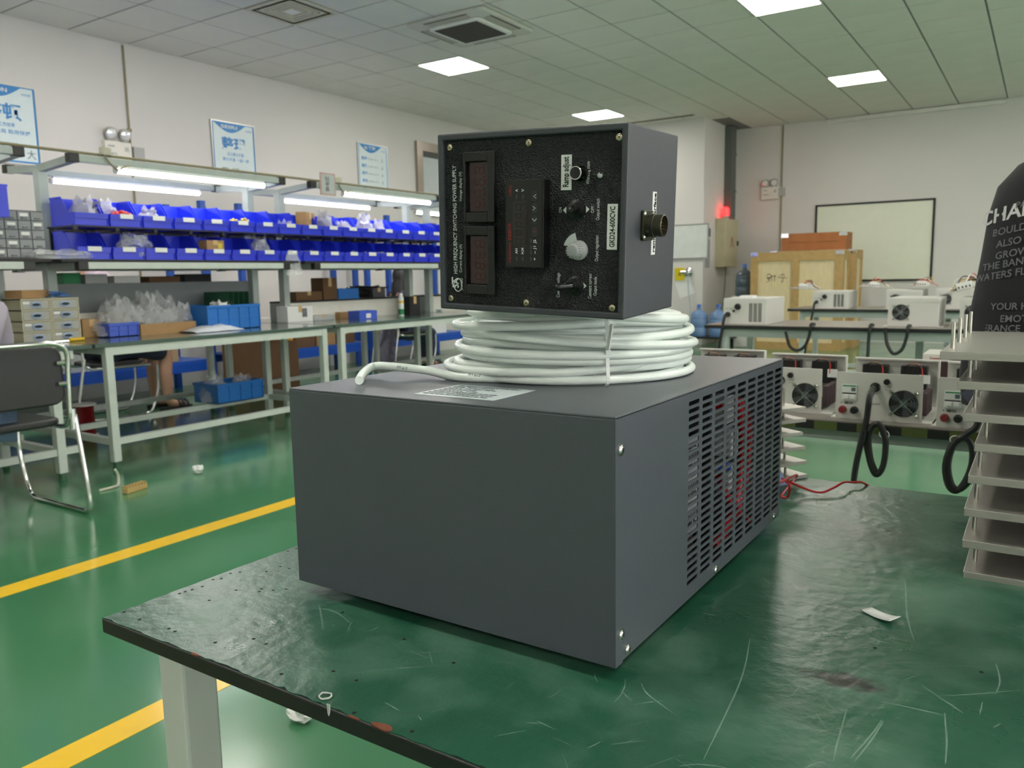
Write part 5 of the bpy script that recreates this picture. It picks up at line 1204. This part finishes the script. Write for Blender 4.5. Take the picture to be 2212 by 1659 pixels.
G().box(-a, a, -.015, 0, 0, hh).obj('board', mat('board_white', '#d3d8d5', .35), t); g = G().box(-a, a, -.025, 0, -.02, 0).box(-a, a, -.025, 0, hh, hh+.015).box(a, a+.015, -.025, 0, -.02, hh+.015); g.obj('frame', ALU, t)
p = ay(1469, 592, Yj); t = T('yellow_valve_sign', 'yellow square sign plate on the corner wall beside the tap', 'sign', p); G().box(-.08, .08, -.02, 0, -.1, .1).obj('plate', mat('sign_yellow', '#d8c31c', .45), t); text('A', .09, KPRINT, t, front(-.03, -.035, -.0205), 0)
p = ay(1488, 588, Yj); t = T('water_tap', 'chrome wall tap with a thin pale hose on the corner wall', 'tap', p)
G(frame((0, 0, 0), (1, 0, 0), (0, 0, 1))).lathe([(.07, 0), (.07, .02), (.03, .03), (.025, .1)], 18).obj('flange', CHROME, t, True); G().cyl((-.1, -.07, 0), (.02, -.07, 0), .03, n=14).obj('valve', CHROME, t, True)
G().tube(spline([(.02, -.08, -.02), (.03, -.08, -.3), (.1, -.1, -.7), (.18, -.12, -1.0)], 6), .01, 6).obj('hose', mat('pale_hose', '#a9b6bc', .4), t, True)
p = ay(1478, 618, Yj); o = G().box(-.13, .13, -.004, 0, -.17, .13, rotM(ry=-.35)).obj('wall_paper_sheet', PAPER); o.location = p; tag(o, 'tilted white paper sheet taped on the corner wall below the tap', 'notice')
# ------------------------------------------------------------------ crates
PLY = mat('plywood', '#d6c49c', .6, var=.08, scale=6, stretch=(8, 8, 1)); BAT = mat('batten_wood', '#b0905c', .6, var=.12, scale=6, stretch=(3, 3, 3)); ORP = mat('orange_plywood', '#b37a45', .6, var=.08, scale=6, stretch=(1, 8, 8)); ORB = mat('orange_batten', '#9a6032', .6, var=.12)
def wood_crate(x0, x1, y0, y1, z0, z1, label, ply, bat, marks=True, mid=True):
    t = T('wooden_crate', label, 'crate', ((x0+x1)/2, (y0+y1)/2, z0), group='wooden crates near the back wall'); a, b, h = (x1-x0)/2, (y1-y0)/2, z1-z0; k = .018; bw = .11
    G().box(-a+k, a-k, -b+k, -b+k+.012, .02, h-.01).obj('panel', ply, t); G().box(-a+k, a-k, b-k-.012, b-k, .02, h-.01).obj('panel', ply, t)
    for s in (-1, 1): G().box(min(s*(a-k), s*(a-k-.012)), max(s*(a-k), s*(a-k-.012)), -b+k, b-k, .02, h-.01).obj('panel', ply, t)
    G().box(-a, a, -b, b, h-.02, h).obj('lid', bat, t)
    xs_ = [-a, a-bw]+([-bw/2] if mid else [])
    for x in xs_: G().box(x, x+bw, -b, -b+k, .0, h-.02).obj('batten', bat, t)
    for z in (0, h-.02-bw): G().box(-a+bw, a-bw, -b+.001, -b+k, z, z+bw).obj('batten', bat, t)
    for y in (-b+k, b-bw): G().box(a-k, a, y, y+bw, 0, h-.02).obj('batten', bat, t)
    for z in (0, h-.02-bw): G().box(a-k+.001, a-.001, -b+bw+k, b-bw, z, z+bw).obj('batten', bat, t)
    for x in (-a, a-.1): G().box(x-.003, x+.103, -b-.004, -b+.05, h-.055, h+.003).obj('corner_bracket', CHROME, t)
    if marks:
        for q, (s, fx) in enumerate((('🍷', .28), ('⇈', .48), ('☂', .70))): text(s, .13, KPRINT, t, front(-a+bw+(a-bw*1.5)*fx-.06, h-.42 if h > .8 else h-.27, -b+k-.002), .0)
    return t
wood_crate(-3.67, -2.375, 12.0, 12.5, 0, 1.42, 'big pale plywood crate with handling symbols in front of the white board', PLY, BAT)
q0 = ay(1850, 538, 12.62)
wood_crate(-3.55, q0.x, 12.58, 13.15, 0, q0.z, 'pale plywood crate mostly hidden behind the big crate', PLY, BAT, False)
a0, a1 = ay(1690, 506, 12.7), ay(1830, 500, 12.7)
wood_crate(a0.x, a1.x, 12.66, 13.1, q0.z+.005, a0.z, 'orange plywood crate lying on top of the hidden crate', ORP, ORB)
# water bottles
WB = mat('water_bottle_blue', '#6f93c4', .12, alpha=.75, var=.05)
def bottle(p, label, mt, z0=0):
    t = T('water_bottle', label, 'bottle', (p[0], p[1], z0), group='big water bottles by the corner wall')
    G().lathe([(.12, 0), (.135, .02), (.135, .13), (.128, .14), (.135, .15), (.135, .26), (.128, .27), (.135, .28), (.13, .33), (.09, .38), (.035, .41), (.03, .46)], 20).obj('bottle_body', mt, t, True)
    G().lathe([(.034, .44), (.034, .49), (.02, .495)], 14).obj('cap', mat('cap_blue2', '#4a6fc0', .4), t, True)
    return t
tp = T('bottle_stand', 'low dark stand under the two blue water bottles', 'stand', (-4.32, 11.95, 0)); G().box(-.42, .42, -.18, .18, .14, .17).obj('deck', DARK, tp)
for x in (-.38, .34):
    for y in (-.15, .11): G().box(x, x+.04, y, y+.04, 0, .14).obj('leg', DARK, tp)
bottle((-4.42, 11.9), 'left blue water bottle by the corner wall', WB, .17); bottle((-4.12, 11.92), 'right blue water bottle by the corner wall, behind the table end', WB, .17)
p = ay(1607, 640, 12.3)
t = T('water_dispenser', 'tall white water dispenser between the corner wall and the crates', 'water dispenser', (p.x, 12.3, 0)); zt_ = p.z
G().box(-.15, .15, -.15, .15, 0, zt_).obj('body', FRM, t, bevel=.01); G().box(-.1, .1, -.16, -.15, zt_*.6, zt_*.85).obj('tap_recess', DARK, t)
MD = mat('smoky_bottle', '#4f5b66', .15, var=.05)
t2 = bottle((p.x, 12.3), 'smoky dark water bottle standing on the water dispenser', MD, zt_)
# ------------------------------------------------------------------ chairs
def side_pts(q, Y): return [ay(x, y, Y) for x, y in q]
YCH = 2.05; CO = Vector((-4.18, 1.82, 0))
def make_chair():
    t = T('office_chair', 'chrome sled-base chair with black pads at the left edge, occupied', 'chair', CO, group='black chairs with chrome frames'); K = Matrix.Translation(-CO)
    leg = side_pts([(50, 920), (55, 965), (63, 1015), (76, 1055), (98, 1077)], YCH)
    leg = [Vector((-4.55, YCH, .43)), Vector((-4.55, YCH, .25)), Vector((-4.50, YCH, .08)), Vector((-4.44, YCH, .018)), Vector((-4.30, YCH, .0135)), Vector((-4.0, YCH, .0135)), Vector((-3.91, YCH, .018)), Vector((-3.885, YCH, .06)), Vector((-3.90, YCH, .2)), Vector((-3.955, YCH, .5))]
    back = [Vector((-4.50, YCH-.02, .435)), Vector((-4.15, YCH-.02, .435)), Vector((-4.02, YCH-.02, .44)), Vector((-3.965, YCH-.02, .48)), Vector((-3.955, YCH-.02, .56)), Vector((-3.945, YCH-.02, .7)), Vector((-3.935, YCH-.02, .80)), Vector((-3.93, YCH-.05, .845)), Vector((-3.93, YCH-.11, .86))]
    mir = lambda P: [Vector((p.x, 2*CO.y-p.y, p.z)) for p in P]
    for P in (leg, mir(leg)): G(K).tube(spline(P, 6), .0125, 10).obj('sled_leg', CHROME, t, True)
    G(K).tube(spline(back, 6)+spline(mir(back)[::-1], 6), .0125, 10).obj('back_frame', CHROME, t, True)
    for Y in (YCH, 2*CO.y-YCH): G(K).cyl((-3.957, Y-.01, .43), (-3.957, Y-.01, .53), .018, n=12).obj('sleeve', CHROME, t, True)
    PAD = mat('black_vinyl', '#1d1e21', .42, var=.04, bump=.15, bscale=200)
    s = G(K @ Matrix.Translation((-4.24, CO.y, .447))).prism(rrect(.46, .42, .08, 5), .035).obj('seat', PAD, t, bevel=.012)
    M = K @ frame((-3.962, CO.y, .70), (0, 1, 0), (-.03, 0, 1))
    b = G(M).prism(rrect(.40, .285, .06, 5), .03, z0=-.03).obj('backrest', PAD, t, bevel=.01)
    for z in (.66, .76):
        for sgn in (-1, 1): G(K).cyl((-3.952, CO.y+sgn*.165, z), (-3.945, CO.y+sgn*.2, z), .011, n=10).obj('backrest_clip', CHROME, b, True)
    return t
ch = make_chair(); kd = tree(ch)
# ------------------------------------------------------------------ people
def skin(name, V, E, Rr, mt, parent, sub=2):
    me = bpy.data.meshes.new(name); me.from_pydata([tuple(v) for v in V], E, []); me.update(); o = bpy.data.objects.new(name, me); COL.objects.link(o); o.parent = parent
    md = o.modifiers.new('skin', 'SKIN'); md.use_smooth_shade = True
    for i, r in enumerate(Rr): me.skin_vertices[0].data[i].radius = r if isinstance(r, tuple) else (r, r)
    me.skin_vertices[0].data[0].use_root = True
    s = o.modifiers.new('sub', 'SUBSURF'); s.levels = sub; s.render_levels = sub; me.materials.append(mt); return o
def chain(V, E, R, pts, rad, root=None):
    prev = root
    for p, r in zip(pts, rad):
        V.append(Vector(p)); R.append(r); k = len(V)-1
        if prev is not None: E.append((prev, k))
        prev = k
    return prev
def head(parent, c, yaw, hair, longh=False, tilt=0):
    """face looks along local -Y"""
    M = rotM(rx=tilt, rz=yaw, t=c); g = G(M); n, m_ = 20, 14; vs = []; fs = []
    for j in range(m_+1):
        v = j/m_; ph_ = PI*v; z = -.115*math.cos(ph_)
        for i in range(n):
            a = 2*PI*i/n; rx, ry = .076, .094; s = math.sin(ph_)**.8 if 0 < v < 1 else .01
            if z < -.02: rx *= 1-.28*((-z-.02)/.095); ry *= 1-.10*((-z-.02)/.095)
            x, y = rx*s*math.sin(a), -ry*s*math.cos(a); f = max(0, math.cos(a))**14
            if abs(z+.02) < .03: y -= .022*f*(1-abs(z+.02)/.03)              # nose
            if abs(z+.065) < .016: y -= .006*f                               # mouth
            if abs(z-.018) < .014: y += .008*max(0, math.cos(abs(a if a < PI else a-2*PI)-.42))**20   # eye sockets
            vs.append((x, y, z))
    for j in range(m_):
        for i in range(n): fs.append((j*n+i, j*n+(i+1) % n, (j+1)*n+(i+1) % n, (j+1)*n+i))
    g.add(vs, fs); h = g.obj('head', SKIN, parent, True)
    for s in (-1, 1):
        G(M).ball((s*.031, -.078, .014), .0105, 10, 7).obj('eye', mat('eye_dark', '#1a1413', .2), h, True)
        G(M).ball((s*.077, .008, -.002), .026, 10, 7, (.35, .7, 1.15)).obj('ear', SKIN, h, True)
    G(M).ball((0, -.083, -.066), .016, 10, 6, (1.4, .4, .35)).obj('lips', mat('lips', '#a05b52', .5), h, True)
    g = G(M); vs = []; fs = []; n = 24; rows = [(.128, 0), (.125, .03), (.112, .06), (.09, .078), (.055, .088), (.02, .092), (-.02, .093), (-.06, .09)]
    if longh: rows += [(-.12, .092), (-.2, .098), (-.3, .1), (-.36, .085), (-.42, .05)]
    for z, r in rows:
        for i in range(n):
            a = math.radians(60)+math.radians(240)*i/(n-1) if z < .065 else 2*PI*i/n
            wv = 1+.03*math.sin(i*2.3+z*30); vs.append((r*1.0*math.sin(a)*wv, -max(r, .02)*1.22*math.cos(a)*wv+(.0 if z > -.1 else .02), z))
    for j in range(len(rows)-1):
        for i in range(n-1): fs.append((j*n+i, j*n+i+1, (j+1)*n+i+1, (j+1)*n+i))
    fs.append(tuple(range(n))); g.add(vs, fs); o = g.obj('hair', hair, parent, True); md = o.modifiers.new('t', 'SOLIDIFY'); md.thickness = .012; md.offset = 1
    return h
def hand(V, E, R, k, wrist, d, side):
    """palm and five fingers grown from wrist index k along direction d"""
    d = Vector(d).normalized(); s = Vector(side).normalized(); nrm = d.cross(s)
    p = chain(V, E, R, [wrist+d*.045, wrist+d*.085], [(.028, .016), (.034, .015)], k)
    for q, l in ((-.027, .068), (-.009, .08), (.009, .074), (.026, .058)):
        b = wrist+d*.085+s*q; chain(V, E, R, [b+d*.012, b+d*l*.5-nrm*.008, b+d*l*.85-nrm*.03], [.0088, .0082, .0068], p)
    b = wrist+d*.04-s*.03; chain(V, E, R, [b-s*.006, b-s*.02+d*.025-nrm*.01, b-s*.022+d*.05-nrm*.022], [.0105, .0095, .0075], p-1)
def seated(loc, rz, label, top, trouser, hair, longh, arms='down', bare=False, feet='shoe', kneespread=.1, extra_leg=None):
    t = T('person', label, 'person', loc, rz)                          # local: faces -Y, hips at origin height .47
    V, E, R = [], [], []
    hip = chain(V, E, R, [(0, .02, .52), (0, .05, .68), (0, .06, .85), (0, .05, 1.0), (0, .04, 1.08), (0, .03, 1.17)], [(.15, .11), (.125, .09), (.14, .1), (.12, .085), (.05, .05), (.05, .05)])
    legs = []
    for s in (-1, 1):
        K = Vector((s*kneespread, -.42, .49)); A = Vector((s*(kneespread+.01), -.40, .09))
        if extra_leg and s == extra_leg[0]: K, A = Vector(extra_leg[1]), Vector(extra_leg[2])
        chain(V, E, R, [(s*.09, -.05, .51), tuple((Vector((s*.09, -.05, .51))+K)/2), K, (K+A)/2+Vector((0, .015, 0)), A, A+Vector((0, -.02, -.045)), A+Vector((0, -.14, -.06))], [.088, .08, .06, .052, .036, .036, .03], 0); legs.append((K, A, s))
    for s in (-1, 1):
        S_, L_, W_ = Vector((s*.17, .05, 1.02)), Vector((s*.21, -.03, .78)), Vector((s*.13, -.27, .84))
        w_i = chain(V, E, R, [S_, (S_+L_)/2, L_, (L_+W_)/2, W_], [.055, .046, .04, .034, .026], 3); hand(V, E, R, w_i, W_, (-.2*s, -1, -.1), (1, 0, 0))
    skin('body', V, E, R, SKIN, t)
    V, E, R = [], [], []
    chain(V, E, R, [(0, .02, .50), (0, .05, .68), (0, .06, .85), (0, .05, .99), (0, .045, 1.06)], [(.185, .135), (.155, .115), (.17, .125), (.14, .105), (.07, .065)])
    for s in (-1, 1): chain(V, E, R, [(s*.165, .05, 1.01), (s*.195, .01, .90), (s*.21, -.02, .80)], [.075, .066, .06], 3)
    skin('top', V, E, R, top, t)
    V, E, R = [], [], []; chain(V, E, R, [(0, .02, .53)], [(.165, .125)])
    for K, A, s in legs:
        H_ = Vector((s*.09, -.05, .515)); pts = [H_, (H_+K)/2, K] if bare else [H_, (H_+K)/2, K, (K+A)/2, A+Vector((0, 0, .02))]
        if bare: pts[-1] = K+(A-K)*.12
        chain(V, E, R, pts, [.105, .096, .082] if bare else [.105, .096, .078, .07, .066], 0)
    skin('trousers', V, E, R, trouser, t)
    for K, A, s in legs:
        b = A+Vector((0, -.06, -.078)); g = G(Matrix.Translation((b.x, b.y, 0)))
        g.prism([(.045*math.cos(i*PI/8)*(1.0 if math.sin(i*PI/8) < 0 else .85), .13*math.sin(i*PI/8)) for i in range(16)], .022, z0=max(0.0, b.z-.03)); z_ = max(0, b.z-.03)
        for q in range(3): g.tube([(.046*math.cos(w2), -.075+q*.03, z_+.022+.045*math.sin(w2)) for w2 in [i*PI/8 for i in range(9)]], .01, 6)
        g.obj('sandal', DARK, t, True)
    head(t, (0, .015, 1.27), 0, hair, longh); return t
BRH = mat('brown_hair', '#4a3431', .45, var=.15, scale=30, stretch=(6, 6, 1)); BKH = mat('black_hair', '#17161a', .4, var=.1)
DEN = mat('denim', '#5f7590', .8, var=.12, scale=25, bump=.3, bscale=150); LAV = mat('lavender_top', '#a9a1b0', .8, var=.06, bump=.3, bscale=12)
NAVY = mat('navy_top', '#2b2c4a', .8, var=.08); DSH = mat('dark_denim', '#3a4256', .8, var=.1, scale=25)
seated((-4.17, 1.64, .0), -PI/2, 'seated worker with long brown hair and a lavender top, cut by the left edge', LAV, DEN, BRH, True)
p2 = seated((-6.72, 3.78, 0), math.radians(172), 'seated worker in dark denim shorts and black sandals behind the bench', mat('pink_top', '#c8b6c4', .8), DSH, BKH, False, bare=True)
dup(ch, (-6.70, 3.74, 0), math.radians(-98), 'black-padded chrome chair under the worker in denim shorts', kd)
p2.scale = (1.17, 1.17, 1.17)
y3 = ax(885, 605, -6.75).y-.16
p3 = seated((-6.75, y3, 0), math.radians(165), 'dark-haired worker in a navy top seated at the far side of the benches', NAVY, DSH, BKH, True)
p3.scale = (.92, .92, .92)
dup(ch, (-6.75, y3-.04, 0), math.radians(-100), 'black-padded chrome chair under the dark-haired worker in navy', kd)
# standing person seen from behind
PX0, PY0 = .115, 1.92
t = T('person', 'standing person in a black printed tee shirt and dark jeans, back to the camera', 'person', (PX0, PY0, 0), math.radians(-8))
V, E, R = [], [], []
chain(V, E, R, [(0, 0, .88), (0, .01, 1.02), (0, .01, 1.16), (0, .0, 1.29), (0, -.0, 1.36), (0, .02, 1.44)], [(.15, .11), (.135, .1), (.15, .11), (.14, .09), (.052, .052), (.052, .052)])
for s in (-1, 1):
    chain(V, E, R, [(s*.085, 0, .82), (s*.095, .01, .62), (s*.10, .02, .46), (s*.10, -.01, .28), (s*.10, -.02, .08), (s*.11, .12, .03)], [.09, .08, .06, .055, .04, .034], 0)
    a_, b_, c_ = Vector((s*.17, .01, 1.27)), Vector((s*.19, .13, 1.06)), Vector((s*.13, .34, .99))
    k = chain(V, E, R, [a_, (a_+b_)/2, b_, (b_+c_)/2, c_], [.055, .047, .04, .034, .026], 3); hand(V, E, R, k, c_, (-.3*s, 1, -.2), (1, 0, 0))
skin('body', V, E, R, SKIN, t)
head(t, (0, .03, 1.535), PI, BKH)
TEE = mat('black_tee', '#16161b', .8, var=.1, scale=10, bump=.35, bscale=9)
rings = [(.86, .245, .175), (.92, .25, .178), (1.0, .243, .172), (1.08, .233, .165), (1.16, .225, .158), (1.24, .218, .148), (1.295, .205, .135), (1.335, .172, .115), (1.365, .12, .09), (1.385, .075, .075)]
g = G(); n = 36
def ringpt(z, a):
    for (z0, x0, y0), (z1, x1, y1) in zip(rings, rings[1:]):
        if z <= z1: k = max(0, (z-z0)/(z1-z0)); rx, ry = x0+(x1-x0)*k, y0+(y1-y0)*k; break
    else: rx, ry = rings[-1][1:]
    return rx, ry
for z, rx, ry in rings: 
    for i in range(n):
        a = 2*PI*i/n; f = 1+(.018*math.sin(5*a+z*9)*(1.36-z)*2 if z < 1.3 else 0); sq = 1+.10*math.sin(2*a)**2
        g.v.append(Vector((rx*math.cos(a)*f*sq, ry*math.sin(a)*f*sq, z)))
for j in range(len(rings)-1):
    for i in range(n): g.f.append((j*n+i, j*n+(i+1) % n, (j+1)*n+(i+1) % n, (j+1)*n+i))
tee = g.obj('tee_shirt', TEE, t, True)
for s in (-1, 1):
    pts = [(s*.12, 0, 1.285), (s*.155, .02, 1.24), (s*.175, .07, 1.16), (s*.185, .12, 1.06)]; G().tube(spline(pts, 5), [.062+.012*i/15 for i in range(16)], 14).obj('sleeve', TEE, tee, True)
V, E, R = [], [], []; chain(V, E, R, [(0, 0, .9)], [(.19, .14)])
for s in (-1, 1): chain(V, E, R, [(s*.09, 0, .82), (s*.10, .01, .62), (s*.105, .02, .46), (s*.105, -.01, .28), (s*.105, -.02, .07)], [.115, .11, .10, .092, .088], 0)
skin('jeans', V, E, R, mat('dark_jeans', '#2f3342', .8, var=.1, scale=25, bump=.3, bscale=120), t)
for s in (-1, 1): G(Matrix.Translation((s*.11, .05, 0))).prism([(.05*math.cos(i*PI/8), .14*math.sin(i*PI/8)) for i in range(16)], .07).obj('shoe', DARK, t, bevel=.02)
def wrap_text(s, x, z, size, mt, bold, length=None, slant=.12):
    o = text(s, size, mt, tee, Matrix.Identity(4), bold, length=length, thick=.0002)
    for v in o.data.vertices:
        px_, pz_ = x-.055+v.co.x, z+v.co.y+v.co.x*slant
        rx, ry = ringpt(pz_, 0); q = max(-.97, min(.97, px_/(rx*1.05))); v.co = Vector((px_, -ry*1.09*math.sqrt(1-q*q)-.006+v.co.z, pz_))
SHT = mat('shirt_print', '#6c6c70', .7, var=.15, scale=60); SHW = mat('shirt_print_white', '#c8c8c8', .7, var=.05)
lines = [('CARELESS', -.04, .020), ('LIKE A RIVER', -.02, .018), ('RUSHING FAST', -.08, .018), ('PASSING BY', -.10, .018), ('CHANGEEZ', -.17, .042), ('BOULDER SHE', -.14, .021), ('ALSO GRACE', -.13, .021), ('GROWS WIDE', -.13, .021), ('THE BANKS BE', -.155, .021), ('WATERS FLOW', -.17, .021), ('AS IMAGINE', -.04, .02), ('YOUR HOURS', -.13, .02), ('EMOTIONAL OR', -.11, .02), ('TEMPERANCE', -.185, .02), ('OF VENTURE', -.12, .02), ('ITE FOR', -.13, .02), ('OF EASE', -.07, .022), ('IN A HAND', -.09, .022), ('OFTEN THAN', -.15, .022), ('OF', -.10, .022), ('BODY GROWS', -.12, .022)]
z = 1.335
for k, (s, x, sz) in enumerate(lines):
    z -= .0285 if sz > .04 else .0222; 
    if s in ('AS IMAGINE', 'OF EASE'): z -= .008
    wrap_text(s, x, z, sz*.92, SHW if sz > .04 else SHT, .02 if sz > .04 else .012, slant=.16 if k < 10 else .05)
